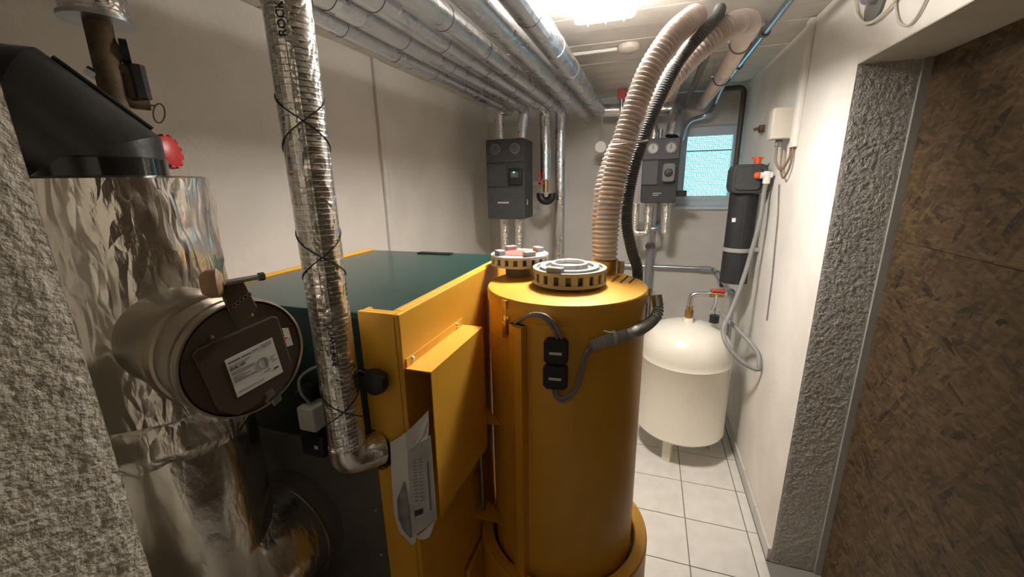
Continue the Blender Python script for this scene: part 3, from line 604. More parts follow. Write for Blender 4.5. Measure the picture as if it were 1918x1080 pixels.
obj('branch', MB().tube([(FX + .055, FY + .02, .90), (FX + .055, .62, .90), (FX + .055, BY0 + .011, .90)], .146, 48), 'foil_smooth', t, smooth=50)
obj('branch_seam', MB().tube([(FX + .055, .650, .90), (FX + .055, .658, .90)], .149, 48), 'tube_metal', t, smooth=50)
# draught regulator on a side branch
dc = atD(462, 670, .715); fa = V((FX, FY, dc.z)); ad_ = (V((dc.x, dc.y, dc.z)) - fa); ad_.z = 0; ad_.normalize()
t = thing('draught_regulator', V((dc.x, dc.y, dc.z - .09)), 'round brown draught regulator with label and counterweight on the foil-wrapped flue', 'draught regulator')
DR = .090
side = ad_.cross(V((0, 0, 1))).normalized()    # to the viewer's right when looking at the disc from outside: up x n
side = V((0, 0, 1)).cross(ad_).normalized(); upv = V((0, 0, 1))
obj('branch_pipe', MB().tube([fa + ad_ * .13, dc - ad_ * .005], DR - .002, 48, cap=True), 'tube_metal', t, smooth=50)
obj('clamp_ring', MB().lathe([(DR - .002, -.105), (DR + .005, -.103), (DR + .005, -.088), (DR + .002, -.080), (DR - .002, -.078)], dc, 48, ad_), 'tube_metal', t)
obj('clamp_ring', MB().lathe([(DR - .002, -.045), (DR + .003, -.043), (DR + .003, -.020), (DR - .002, -.018)], dc, 48, ad_), 'tube_metal', t)
obj('rim', MB().lathe([(DR - .004, -.016), (DR + .002, -.014), (DR + .003, -.004), (DR + .002, .002), (DR - .0005, .003), (DR - .002, .001), (DR - .004, -.008)], dc, 56, ad_), 'tube_metal', t)
disc = obj('disc', MB().lathe([(0, .001), (DR - .004, .001), (DR - .003, -.006), (0, -.006)], dc, 56, ad_), 'brown_metal', t)
# raised flap plate on the disc, tilted in its plane
rot = math.radians(8)
eu = side * math.cos(rot) + upv * math.sin(rot); ev = -side * math.sin(rot) + upv * math.cos(rot)
def dp(a_, b_, h=0.0): return dc + eu * a_ + ev * b_ + ad_ * h
obj('flap_plate', MB().poly([dp(-.064, .042, .001), dp(-.062, -.052, .001), dp(-.042, -.076, .001), dp(.026, -.078, .001), dp(.058, -.046, .001), dp(.060, .042, .001), dp(.054, .048, .001), dp(-.058, .048, .001)], ad_ * .007), 'brown_metal', disc, smooth=0, bevel=.0015)
H2 = .0082
lab = obj('label', MB().poly([dp(-.032, .016, H2), dp(-.034, -.048, H2), dp(.040, -.048, H2), dp(.041, .016, H2)], ad_ * .0006), 'sticker', disc, smooth=0)
H3 = .0092
def bar(u0, u1, v_, th, m='ink_grey'): obj('print', MB().poly([dp(u0, v_, H3), dp(u0, v_ - th, H3), dp(u1, v_ - th, H3), dp(u1, v_, H3)], ad_ * .0002), m, lab, smooth=0)
for args in [(-.030, -.012, .010, .0016, 'ink'), (-.010, .004, .010, .0014, 'ink'), (.006, .016, .0105, .0013), (.020, .038, .013, .001), (.022, .037, .0095, .0014), (-.030, .001, .0035, .0012), (-.030, .004, -.0075, .0012), (-.030, .006, -.0105, .0010), (-.030, -.014, -.0150, .0010), (-.030, -.004, -.0175, .0010), (-.030, -.012, -.0200, .0010), (-.030, .003, -.0225, .0012), (-.030, .010, -.0405, .0010), (.028, .036, -.033, .0025, 'ink'), (.028, .037, -.012, .0010), (.028, .034, -.016, .0010), (.030, .038, -.020, .0010)]: bar(*args)
ring = [dp(.016 + .008 * math.cos(a), -.016 + .009 * math.sin(a), H3) for a in [i * math.pi / 8 for i in range(17)]]
obj('print', MB().tube(ring, .0004, 4), 'ink_grey', lab); bar(.0195, .0205, -.008, .022); bar(.012, .024, -.031, .001)
mtx = Matrix((eu, ev, ad_)).transposed().to_4x4(); mtx.translation = dp(-.019, -.0020, H3)
text_part('print', 'ZUK 150', .0062, mtx, 'ink', lab, extrude=.0001, bold=True)
# bearing lever with counterweight at the top
lv = obj('lever', MB().poly([dp(-.0034, .0505, .009), dp(.032, .075, .009), dp(.0255, .1208, .009), dp(.0057, .1265, .009), dp(-.0068, .109, .009)], ad_ * .008), 'brown_metal', t, smooth=0, bevel=.002)
wq = dp(.0038, .126, .012)
obj('counterweight', MB().lathe([(0, .028), (.014, .026), (.020, .018), (.021, .006), (.014, .001), (0, 0)], wq - side * .002, 28, -side * .75 - ad_ * .45), 'bronze_wood', t)
obj('adjusting_screw', MB().cyl(wq - side * .002 + ad_ * .006, wq + side * .042 + ad_ * .012, .0042, n=10), 'steel', t)
obj('screw_head', MB().cyl(wq + side * .040 + ad_ * .0118, wq + side * .048 + ad_ * .013, .0062, n=6), 'brown_metal', t)
for i in range(5): obj('scale_mark', MB().lathe([(.0022, -.0004), (.0035, -.0004), (.0035, .0006), (.0022, .0006)], dp(.0016 + i * .006, .0907 + i * .002, .0176), 12, ad_), 'steel', lv)
for a_, b_ in ((-.034, .054), (.026, .062), (.004, -.082)): obj('rivet', MB().lathe([(0, .004), (.003, .003), (.0035, 0), (0, 0)], dp(a_, b_, .001), 12, ad_), 'brass', disc)
obj('small_sticker', MB().poly([dp(.064, .020, .0012), dp(.062, -.014, .0012), dp(.073, -.016, .0012), dp(.074, .016, .0012)], ad_ * .0006), 'sticker', disc, smooth=0)
obj('pointer', MB().poly([dp(.058, .006, .002), dp(.058, .000, .002), dp(.070, .002, .002)], ad_ * .002), 'orange_red', disc, smooth=0)
obj('lug', MB().poly([dp(.012, -.098, .001), dp(.026, -.094, .001), dp(.026, -.084, .001), dp(.012, -.086, .001)], ad_ * .004), 'steel', t, smooth=0)
obj('catch', MB().poly([dp(.004, -.080, .001), dp(.018, -.076, .001), dp(.016, -.064, .001), dp(.004, -.066, .001)], ad_ * .008), 'steel', disc, smooth=0)
# black stove pipe leaving the top of the flue
t = thing('stove_pipe', (FX, FY, FT), 'black enamelled stove pipe elbow rising out of the foil-wrapped flue', 'stove pipe')
SR = .090
obj('collar', MB().lathe([(SR, -.01), (SR + .001, .030), (SR - .003, .034)], (FX, FY, FT), 56), 'black_gloss', t)
Z_ = V((0, 0, 1)); hd = V((-.62, -.78, 0)).normalized(); d45 = (hd + Z_).normalized()
ee = Z_.cross(hd).normalized()
def mitre(centers, normals, dirs, R, n=56):   # mitred pipe segments: rings lie in tilted planes
    mb = MB(); vs = []
    for c_, nn, d_ in zip(centers, normals, dirs):
        ff = ee.cross(d_).normalized()
        for k in range(n):
            p = c_ + (ee * math.cos(2 * math.pi * k / n) + ff * math.sin(2 * math.pi * k / n)) * R; p = p - d_ * ((p - c_).dot(nn) / d_.dot(nn)); vs.append(p)
    m_ = len(centers); return mb.add(vs, [[i * n + k, i * n + (k + 1) % n, (i + 1) * n + (k + 1) % n, (i + 1) * n + k] for i in range(m_ - 1) for k in range(n)])
c0 = V((FX, FY, FT + .030)); c1 = V((FX, FY, 1.846)); c2 = c1 + d45 * .110; c3 = c2 + hd * ((FY + d45.y * .110 - JY) / -hd.y - .001)
m1 = (Z_ + d45).normalized(); m2 = (hd + d45).normalized()
obj('lower_segment', mitre([c0, c1], [Z_, m1], [Z_, Z_], SR - .001), 'black_satin', t, smooth=60)
obj('middle_segment', mitre([c1, c2], [m1, m2], [d45, d45], SR - .001), 'black_satin', t, smooth=60)
obj('upper_segment', mitre([c2, c3], [m2, hd], [hd, hd], SR - .001), 'black_satin', t, smooth=60)
oo = (Z_ - hd).normalized() * (SR + .002) + V((.02, -.03, 0)) * 0
obj('seam', MB().tube([c1 + oo + d45 * -.020, c2 + oo + d45 * .020], .004, 8), 'black', t)
# ------------------------------------------------------------------ rusty valve assembly on the left wall
DA = 1.22
def A(x, y): return atD(x, y, DA)
t = thing('air_vent_assembly', A(225, 200), 'rusty pipe drop with air valve and small ring under a foil-wrapped stub', 'pipe fitting')
p0, p1 = A(165, -40), A(193, 38)
obj('foil_stub', MB().tube([A(158, -70), A(182, 40)], .052, 28), 'foil', t)
obj('end_cap', MB().tube([A(181, 34), A(183, 42)], .058, 28), 'galv', t)
obj('bare_pipe', MB().tube([A(182, 40), A(218, 200), A(222, 245)], .022, 20), 'rust', t)
obj('side_branch', MB().tube(bend([A(200, 100), A(228, 96)], .01), .019, 16), 'rust', t)
obj('black_cap', MB().tube([A(226, 96), A(242, 98)], .024, 16), 'black', t)
obj('valve_body', MB().tube([A(212, 128), A(238, 132), A(246, 150), A(252, 186)], .014, 14), 'rust', t)
obj('gauge_block', MB().tube([A(250, 122), A(266, 186)], .018, 8), 'black_satin', t)
obj('drain_pipe', MB().tube([A(222, 182), A(252, 194), A(282, 197)], .011, 14), 'rust', t)
obj('pull_ring', MB().tube([A(298 + 11 * math.sin(a) , 212 + 18 * math.cos(a)) for a in [i * math.pi / 12 for i in range(25)]], .0016, 6), 'rust', t)
obj('chain', MB().tube([A(280, 197), A(292, 198)], .002, 6), 'rust', t)
obj('blue_tag', MB().tube([A(160, 130), A(180, 142)], .010, 8), 'galv', t)
wq = A(315, 284); t2 = thing('handwheel_valve', wq - V((0, 0, .05)), 'red plastic handwheel behind the black stove pipe collar', 'valve')
ang_ = V((.825, .36, .10)).normalized()
hw = MB().lathe([(0, .012), (.024, .012), (.034, .006), (.036, -.006), (.032, -.014), (0, -.014)], wq, 24, ang_)
obj('handwheel', hw, 'red', t2)
for k in range(12):
    a = k * math.pi / 6; u_ = ang_.orthogonal().normalized(); v_ = ang_.cross(u_); d_ = u_ * math.cos(a) + v_ * math.sin(a)
    obj('grip_rib', MB().obox(wq + d_ * .0345, d_ * .0025, ang_.cross(d_) * .0045, ang_ * .008), 'red', t2, smooth=0)
obj('spindle', MB().tube([wq - ang_ * .014, wq - ang_ * .12], .012, 12), 'rust', t2)
# ------------------------------------------------------------------ hopper
HC = (-.222, 1.179); HR = .233; HZ0, HZ1 = .60, 1.493
t = hopper = thing('pellet_hopper', (HC[0], HC[1], 0), 'round yellow pellet suction hopper standing beside the boiler', 'hopper')
obj('barrel', MB().lathe([(HR, HZ0), (HR, HZ1 - .034)], (*HC, 0), 96), 'yellow', t)
obj('cover', MB().lathe([(HR + .0005, HZ1 - .036), (HR + .0035, HZ1 - .036), (HR + .004, HZ1 - .006), (HR, HZ1 - .001), (HR - .006, HZ1), (0, HZ1)], (*HC, 0), 96), 'yellow', t)
RR = .286
ringp = MB().lathe([(HR + .012, .52), (HR + .012, .628), (HR + .016, .632), (RR - .004, .632), (RR, .628), (RR, 0.0)], (*HC, 0), 96); 
for v in ringp.v: v.x = max(v.x, BX1 + .003)
obj('base_shell', ringp, 'yellow', t)
obj('base_inner', MB().lathe([(0, .54), (HR + .011, .54)], (*HC, 0), 64), 'black', t)
obj('base_bridge', MB().box((BX1 + .004, HC[1] - .26, .30), (HC[0] - RR * .86, HC[1] + .12, .60)), 'yellow', t, smooth=0, bevel=.004)
obj('gap_light_block', MB().box((BX1 + .003, 1.205, .62), (HC[0] - HR + .004, 1.209, HZ1 - .05)), 'yellow', t, smooth=0)  # added plate that stops lamp light leaking through the gap beside the boiler
ca, cb = onCyl(960, 603, HC, HR), onCyl(998, 603, HC, HR)
def cang(p): return math.atan2(p.y - HC[1], p.x - HC[0])
def cpt(a, r, z): return V((HC[0] + r * math.cos(a), HC[1] + r * math.sin(a), z))
A0, A1, AG = cang(ca), cang(cb), cang(onCyl(987, 603, HC, HR))
ztop = ca.z
# vertical channel cover
pts = [cpt(A0, HR - .002, ztop), cpt(A0, HR + .014, ztop), cpt((A0 + AG) / 2, HR + .026, ztop), cpt(AG, HR + .030, ztop), cpt(AG, HR - .002, ztop)]
obj('channel_cover', MB().poly(pts[::-1], (0, 0, HZ0 - .02 - ztop)), 'yellow', t, smooth=0)
AE = cang(onCyl(1078, 640, HC, HR)); zpl = onCyl(1040, 610, HC, HR).z
pl = [cpt(A1 + (AE - A1) * i / 8, HR + .004, zpl) for i in range(9)] + [cpt(A1 + (AE - A1) * i / 8, HR - .001, zpl) for i in range(8, -1, -1)]
obj('access_plate', MB().poly(pl, (0, 0, -.36)), 'yellow', t, smooth=30)
obj('channel_mouth', MB().poly([cpt(A0 + .01, HR + .002, ztop + .001), cpt(A0 + .01, HR + .012, ztop + .001), cpt(AG - .02, HR + .012, ztop + .001), cpt(AG - .02, HR + .002, ztop + .001)], (0, 0, .001)), 'black', t, smooth=0)
q = onCyl(971, 624, HC, HR + .026); nq = V((q.x - HC[0], q.y - HC[1], 0)).normalized(); obj('screw', MB().lathe([(0, .003), (.003, .0025), (.004, 0), (0, 0)], q - nq * .001, 12, nq), 'steel', t)
# latches
for px_, py_ in ((948, 570), (1217, 575)):
    q = onCyl(px_, py_, HC, HR + .003); a = cang(q); n_ = V((math.cos(a), math.sin(a), 0)); s_ = V((-n_.y, n_.x, 0))
    if px_ > 1200:
        a = cang(onCyl(1206, 575, HC, HR)) + .30; n_ = V((math.cos(a), math.sin(a), 0)); s_ = V((-n_.y, n_.x, 0)); q = cpt(a, HR + .003, q.z)
    zt_ = HZ1 - .016
    la = obj('latch', MB().obox((q.x, q.y, HZ1 - .075), n_ * .002, s_ * .009, (0, 0, .026)), 'steel', t, smooth=0)
    obj('hook', MB().obox(V((q.x, q.y, zt_)) + n_ * .004, n_ * .004, s_ * .008, (0, 0, .011)), 'brass', la, smooth=0)
    obj('wire_bail', MB().tube([V((q.x, q.y, HZ1 - .02)) + n_ * .007 + s_ * .007, V((q.x, q.y, HZ1 - .06)) + n_ * .009 + s_ * .007, V((q.x, q.y, HZ1 - .06)) + n_ * .009 - s_ * .007, V((q.x, q.y, HZ1 - .02)) + n_ * .007 - s_ * .007], .0014, 6), 'steel', la)
    obj('lever', MB().obox(V((q.x, q.y, HZ1 - .085)) + n_ * .008, n_ * .0015, s_ * .007, (0, 0, .024)), 'brass', la, smooth=0)
# vent slots on the cover (dark grooves set into thin raised lips)
for (xa, ya, xb, yb_) in ((1146, 527, 1160, 516), (1162, 529, 1176, 517), (1178, 530, 1192, 518)):
    a, b = atZ(xa, ya, HZ1 + .001), atZ(xb, yb_, HZ1 + .001); d_ = (b - a); wv = V((-d_.y, d_.x, 0)).normalized() * .0028
    obj('vent_slot', MB().poly([a - wv, b - wv, b + wv, a + wv], (0, 0, .0008)), 'ink', t, smooth=0)
# couplings on top
def coupling(c, r, zb, h, label, red):
    t = thing('coupling_lid', (c[0], c[1], zb), label, 'lid', 'coupling lids on the hopper')
    for (z0_, z1_) in ((zb, zb + h * .22), (zb + h * .78, zb + h)):
        obj('ring', MB().lathe([(r - .012, z0_), (r, z0_), (r + .001, (z0_ + z1_) / 2), (r, z1_), (r - .012, z1_), (r - .012, z0_)], (c[0], c[1], 0), 56), 'grey_light' if red else 'grey_plastic', t)
    n = 20
    for k in range(n):
        a = 2 * math.pi * k / n; d_ = V((math.cos(a), math.sin(a), 0)); s_ = V((-d_.y, d_.x, 0))
        obj('post', MB().obox(V((c[0], c[1], zb + h * .5)) + d_ * (r - .004), d_ * .0035, s_ * (r * .085), (0, 0, h * .285)), 'grey_light' if red else 'grey_plastic', t, smooth=0)
    obj('core', MB().lathe([(r - .016, zb + .002), (r - .013, zb + h * .5), (r - .013, zb + h * .92), (0, zb + h * .92)], (c[0], c[1], 0), 48), 'grey_dark', t)
    obj('neck', MB().lathe([(r * .50, HZ1 + .0006), (r * .50, zb + .002), (r - .016, zb + .002)], (c[0], c[1], 0), 40), 'grey_dark', t)
    if red:
        obj('rim_plate', MB().lathe([(r * .62, zb + h + .001), (r - .003, zb + h + .001), (r - .003, zb + h - .003), (r * .62, zb + h - .003), (r * .62, zb + h + .001)], (c[0], c[1], 0), 48), 'grey_light', t)
        obj('red_cap', MB().lathe([(r * .62, zb + h - .003), (r * .58, zb + h + .003), (0, zb + h + .004)], (c[0], c[1], 0), 40), 'pink_red', t)
        for k in range(4):
            a = .75 + k * math.pi / 2; d_ = V((math.cos(a), math.sin(a), 0)); s_ = V((-d_.y, d_.x, 0)); obj('lug', MB().obox(V((c[0], c[1], zb + h + .008)) + d_ * r * .74, d_ * r * .13, s_ * r * .2, (0, 0, .0085)), 'grey_plastic', t, smooth=0, bevel=.003)
    else:
        obj('middle_ring', MB().lathe([(r * .66, zb + h - .004), (r * .66, zb + h + .004), (r * .80, zb + h + .004), (r * .80, zb + h - .004)], (c[0], c[1], 0), 48), 'grey_light', t)
        sp = [];
        obj('inner_ring', MB().lathe([(r * .40, zb + h - .004), (r * .40, zb + h + .013), (r * .45, zb + h + .015), (r * .50, zb + h + .013), (r * .50, zb + h - .004)], (c[0], c[1], 0), 48), 'grey_light', t)
        obj('plate', MB().lathe([(0, zb + h + .001), (r * .40, zb + h + .001)], (c[0], c[1], 0), 40), 'grey_light', t)
        q = atZ(1040, 507, zb + h + .004); obj('grip', MB().obox((q.x, q.y, zb + h + .006), (.022, -.004, 0), (.003, .010, 0), (0, 0, .008)), 'grey_plastic', t, smooth=0, bevel=.002)
        for k in range(4):
            a = k * math.pi / 2 + .6; d_ = V((math.cos(a), math.sin(a), 0)); obj('foot', MB().cyl(V((c[0], c[1], HZ1)) + d_ * (r - .02), V((c[0], c[1], zb)) + d_ * (r - .02), .006, n=8), 'grey_plastic', t)
    return t
coupling((-.211, 1.170), .108, 1.502, .044, 'grey slotted coupling lid with raised centre ring on top of the yellow hopper', False)
coupling((-.394, 1.264), .094, 1.529, .034, 'pale slotted coupling lid with red centre and four lugs at the hopper edge', True)
# brackets between boiler and hopper and the thin rod
for z_, dz in ((1.16, .0), (.80, .0)):
    q = V((BX1 + .002, 1.05, z_)); 
    tag(obj('bracket', MB().poly([(BX1 + .001, 1.0, z_ - .07), (BX1 + .001, 1.16, z_ - .07), (BX1 + .001, 1.16, z_ + .07), (BX1 + .001, 1.0, z_ + .07)], (.002, 0, 0)).poly([(BX1 + .001, 1.0, z_ - .07), (HC[0] - .155, 1.0, z_ - .07), (HC[0] - .19, 1.04, z_ - .07), (BX1 + .001, 1.10, z_ - .07)], (0, 0, .002)), 'yellow', None, smooth=0), 'yellow folded bracket between boiler and hopper, %s one' % ('upper' if z_ > 1 else 'lower'), 'bracket', 'yellow brackets between boiler and hopper')
q = atD(917, 800, 1.05)
tag(obj('rod', MB().cyl((-.462, 1.035, .735), (-.462, 1.035, 1.085), .008, n=12), 'tube_metal'), 'thin vertical tube in the gap between boiler and hopper', 'tube')
# black connectors on the hopper
def connector(px_, py_, pw, ph, label):
    q = onCyl(px_, py_, HC, HR + .012); a = cang(q); n_ = V((math.cos(a), math.sin(a), 0)); s_ = V((-n_.y, n_.x, 0)); d_ = ray(px_, py_); dist = q.xy.length
    hw = pw / 2 * dist / 800 / max(.5, abs(V((q.x, q.y, 0)).normalized().dot(n_))) ; hz = ph / 2 * dist / 735
    t = thing('cable_connector', q - V((0, 0, hz)), label, 'connector', 'black plugs on the hopper')
    ch = .009
    pts = [(-hw + ch, hz), (hw - ch, hz), (hw, hz - ch), (hw, -hz + ch), (hw - ch, -hz), (-hw + ch, -hz), (-hw, -hz + ch), (-hw, hz - ch)]
    obj('housing', MB().poly([q - n_ * .007 + s_ * a_ + V((0, 0, b_)) for a_, b_ in pts], n_ * .026), 'black', t, smooth=0, bevel=.003)
    obj('label', MB().obox(q + n_ * .0195 + V((0, 0, -.002)), n_ * .0005, s_ * hw * .52, (0, 0, .0035)), 'sticker', t, smooth=0)
    return q
c1_ = connector(1042, 655, 50, 50, 'black plug housing with a white strip label on the hopper, upper of the pair')
c2_ = connector(1041, 702, 51, 50, 'black plug housing with a white strip label on the hopper, lower of the pair')
def hc(x, y, off=.012): return onCyl(x, y, HC, HR + off)
t = thing('signal_cable', hc(1000, 590), 'grey twin cable looping from the hopper channel into the upper black plug', 'cable')
for k_, dx in enumerate((0, 8)):
    obj('cable', MB().tube(spline([hc(964 + dx * .2, 604, .008), hc(975 + dx * .3, 598 - dx * .2, .012), hc(995 + dx * .5, 590 - dx * .3, .018), hc(1018 + dx * .6, 594 - dx * .3, .022), hc(1034 + dx, 612, .02), hc(1044 + dx, 634, .016)], .006), .0046, 10), 'cable_grey', t)
t = thing('signal_cable', hc(1060, 748), 'grey twin cable hanging from the lower black plug into the corrugated conduit', 'cable')
for k_, dx in enumerate((0, 7)):
    obj('cable', MB().tube(spline([hc(1036 + dx, 728, .012), hc(1040 + dx * .6, 744 - dx * .2, .018), hc(1056, 752 - dx, .02), hc(1076, 736 - dx * .8, .016), hc(1090 - dx * .6, 700, .014), hc(1098 - dx * .4, 668 - dx * .5, .016), hc(1116, 646 - dx * .6, .016)], .006), .0044, 10), 'cable_grey', t)
t = thing('corrugated_conduit', hc(1150, 632), 'grey corrugated conduit curving round the hopper with a steel end fitting', 'conduit')
pth = spline([hc(1108, 647, .020), hc(1140, 636, .022), hc(1172, 627, .026), hc(1190, 621, .034), atD(1215, 606, 1.115), atD(1230, 590, 1.15), atD(1233, 572, 1.17), atD(1230, 556, 1.18)], .0028)
obj('conduit', MB().tube(pth, .014, 16, rf=lambda f, i: .0145 + (.0016 if i % 3 == 0 else -.0012)), 'conduit', t, smooth=60)
obj('end_fitting', MB().tube([atD(1233, 574, 1.168), atD(1230, 553, 1.18)], .016, 12), 'steel', t)
obj('tie', MB().lathe([(.0165, -.004), (.019, -.004), (.019, .004), (.0165, .004), (.0165, -.004)], hc(1150, 632.5, .024), 16, (.9, .3, .1)), 'grey_light', t)
obj('tie_tail', MB().tube([hc(1150, 624, .03), hc(1140, 622, .045), hc(1130, 619, .05)], .002, 6), 'grey_light', t)
# ------------------------------------------------------------------ suction hoses
def hose(name, pts, r, m, label, amp=.0038, pitch=.0145, top=None, group='hoses leading to the hopper'):
    t = thing(name, pts[0], label, 'hose', group); P = spline(pts, pitch / 4)
    n = len(P)
    obj('hose_wall', MB().tube(P, r, 24, rf=lambda f, i: r + amp * (1, .2, -1, .2)[i % 4]), m, t, smooth=75)
    return t, P
hA = [(-.125, 1.352, HZ1 + .034), atD(1140, 400, 1.37), atD(1154, 320, 1.395), atD(1179, 232, 1.425), atD(1213, 142, 1.46), atD(1254, 76, 1.50), atD(1288, 42, 1.58)]
tA, PA = hose('suction_hose', hA + [V((.118, 1.80, 2.345)), V((.122, 2.3, 2.38)), V((.122, 3.2, 2.428)), V((.122, YB - .002, 2.43))], .0355, 'hose', 'beige corrugated suction hose rising from the hopper in front of its twin')
obj('end_cuff', MB().tube([V((-.125, 1.352, HZ1 + .001)), V((-.125, 1.352, HZ1 + .045))], .044, 28), 'brass', tA)
obj('end_stub', MB().tube([V((-.072, 1.360, HZ1 + .001)), V((-.072, 1.360, HZ1 + .04))], .009, 10), 'grey_light', tA)
hB = [(-.138, 1.462, 1.30), (-.138, 1.462, 1.46), atD(1130, 400, 1.475), atD(1147, 310, 1.505), atD(1188, 235, 1.56), atD(1232, 176, 1.60), atD(1288, 112, 1.645), atD(1338, 68, 1.69), atD(1382, 43, 1.77)]
tB, PB = hose('suction_hose', hB + [V((.335, 2.02, 2.372)), V((.352, 2.30, 2.385)), V((.366, 2.6, 2.38)), V((.370, 2.95, 2.375)), V((.36, YB - .002, 2.37))], .0365, 'hose', 'beige corrugated suction hose held by ceiling clamps beside the bluish pipe')
tD, PD = hose('cable_hose', [atD(1186, 660, 1.46), atD(1192, 560, 1.46), atD(1194, 505, 1.45), atD(1184, 470, 1.42), atD(1174, 420, 1.405), atD(1177, 370, 1.42), atD(1189, 310, 1.44), atD(1207, 255, 1.465), atD(1233, 190, 1.50), atD(1264, 128, 1.54), atD(1296, 84, 1.563), V((.166, 1.606, 2.283)), V((.192, 1.75, 2.352)), V((.215, 2.05, 2.385)), V((.226, 2.5, 2.378)), V((.228, 3.0, 2.37)), V((.228, YB - .002, 2.37))], .017, 'hose_dark', 'slim dark grey corrugated hose strapped alongside the beige hoses', amp=.0022, pitch=.008)
q = atD(1183, 300, 1.41)
tag(obj('hose_strap', MB().tube([atD(1142, 274, 1.38), atD(1165, 270, 1.355), atD(1190, 267, 1.37), atD(1213, 263, 1.43)], .003, 8), 'grey_light'), 'pale strap holding the dark hose to the beige hose', 'strap')
# ceiling clamps
def clamp(px_, py_, c, r, label):
    t = thing('hose_clamp', (c[0], c[1], c[2] - r), label, 'clamp', 'ceiling clamps on the hose')
    obj('band', MB().tube([V((c[0] + (r + .003) * math.cos(a), c[1], c[2] - (r + .003) * math.sin(a))) for a in [i * math.pi / 16 for i in range(17)]], .0035, 8), 'grey_dark', t)
    for s_ in (-1, 1):
        obj('ear', MB().box((c[0] + s_ * (r + .003) - (0 if s_ > 0 else .014), c[1] - .012, c[2] + .01), (c[0] + s_ * (r + .003) + (.014 if s_ > 0 else 0), c[1] + .012, c[2] + .016)), 'galv', t, smooth=0)
        obj('hanger', MB().cyl((c[0] + s_ * (r + .010), c[1], c[2] + .016), (c[0] + s_ * (r + .010), c[1], ZC - .002), .004, n=8), 'steel', t)
    return t
clamp(0, 0, (.352, 2.30, 2.385), .0425, 'metal clamp on the beige hose nearer the ceiling bend')
clamp(0, 0, (.370, 2.95, 2.375), .0425, 'metal clamp on the beige hose nearer the window wall')
# ------------------------------------------------------------------ pipes at the upper right
XBp, ZBp = .455, 2.432
ye = atZ(1352, 162, ZBp).y
t = thing('ceiling_pipe', (XBp, Y0P, ZBp), 'bluish galvanised pipe under the ceiling along the boarded-up side', 'pipe')
obj('pipe', MB().tube(bend([(XBp, Y0P, ZBp), (XBp, ye, ZBp), (XBp - .005, ye + .30, 2.36), (.40, YB - .25, 2.265), (.255, YB - .12, 2.245), (.225, YB - .10, 2.10)], .12), .016, 14), 'galv', t)
for yy in (1.35, 2.35, 2.95):
    obj('pipe_clip', MB().lathe([(.017, -.011), (.023, -.011), (.023, .011), (.017, .011), (.017, -.011)], (XBp, yy, ZBp), 16, (0, 1, 0)), 'grey_dark', t); obj('clip_rod', MB().cyl((XBp, yy, ZBp + .022), (XBp, yy, ZC - .002), .004, n=8), 'grey_dark', t)
a = atY(1345, 168, 3.72); b = atY(1397, 157, 3.72); c = atY(1388, 300, 3.72)
tag(obj('corner_pipe', MB().tube(bend([(a.x, 3.72, a.z), (b.x - .005, 3.72, a.z + .005), (b.x - .005, 3.72, .9)], .05), .019, 14), 'pipe_dark'), 'dark brown pipe bending down the corner beside the window', 'pipe')
q = atY(1385, 290, 3.70)
tag(obj('pipe_bracket', MB().cyl((q.x + .01, 3.70, q.z), (XR - .001, 3.70, q.z), .006, n=8).lathe([(0, -.012), (.014, -.012), (.014, 0), (0, 0)], (q.x + .012, 3.70, q.z), 12, (0, 1, 0)), 'steel'), 'small steel bracket fixing the dark corner pipe to the side wall', 'bracket')
# junction box on the right wall
yj = atX(1491, 200, XR - .004).y; a = atY(1451, 201, yj); c = atY(1485, 259, yj); jz0, jz1, jx0 = c.z, a.z, a.x
jy0, jy1 = yj, yj + .075
t = thing('junction_box', (XR, yj, jz0), 'beige square junction box on the white side wall', 'junction box')
obj('box', MB().rbox((jx0, yj + .012, jz0), (XR - .0005, jy1, jz1), .006, 'y'), 'beige_plastic', t, bevel=.004)
obj('lid', MB().rbox((jx0 + .002, yj, jz0 + .002), (XR - .003, yj + .0118, jz1 - .002), .006, 'y'), 'beige_plastic', t, bevel=.003)
for f in (.3, .65): obj('gland', MB().cyl((jx0 + .03 + f * .04, yj + .04, jz0), (jx0 + .03 + f * .04, yj + .04, jz0 - .035), .010, n=12), 'grey_dark', t)
ydd = atX(1497, 200, XR).y
tag(obj('wall_cable', MB().tube(spline([(jx0 + .042, yj + .04, jz0 - .036), (jx0 + .046, yj + .03, jz0 - .11), (XR - .03, yj - .01, jz0 - .15), (XR - .012, ydd - .01, jz0 - .09), (XR - .010, ydd, 1.928)], .01), .006, 8), 'cable_brown'), 'brown cable looping from the junction box to the wall duct', 'cable')
tag(obj('wall_cable', MB().tube(spline([(jx0 + .067, yj + .04, jz0 - .036), (jx0 + .07, yj + .025, jz0 - .14), (XR - .022, yj - .03, jz0 - .19), (XR - .014, ydd - .045, jz0 - .13), (XR - .008, ydd - .036, 1.96)], .01), .005, 8), 'cable_brown'), 'longer sagging brown cable below the junction box', 'cable')
q = atX(1432, 240, XR)
tag(obj('wall_bracket', MB().box((XR - .03, q.y - .02, q.z - .025), (XR - .001, q.y + .02, q.z + .02)).cyl((XR - .03, q.y, q.z), (XR - .06, q.y + .005, q.z - .006), .010, n=10), 'rust', bevel=.003), 'small corroded metal bracket on the wall next to the junction box', 'bracket')
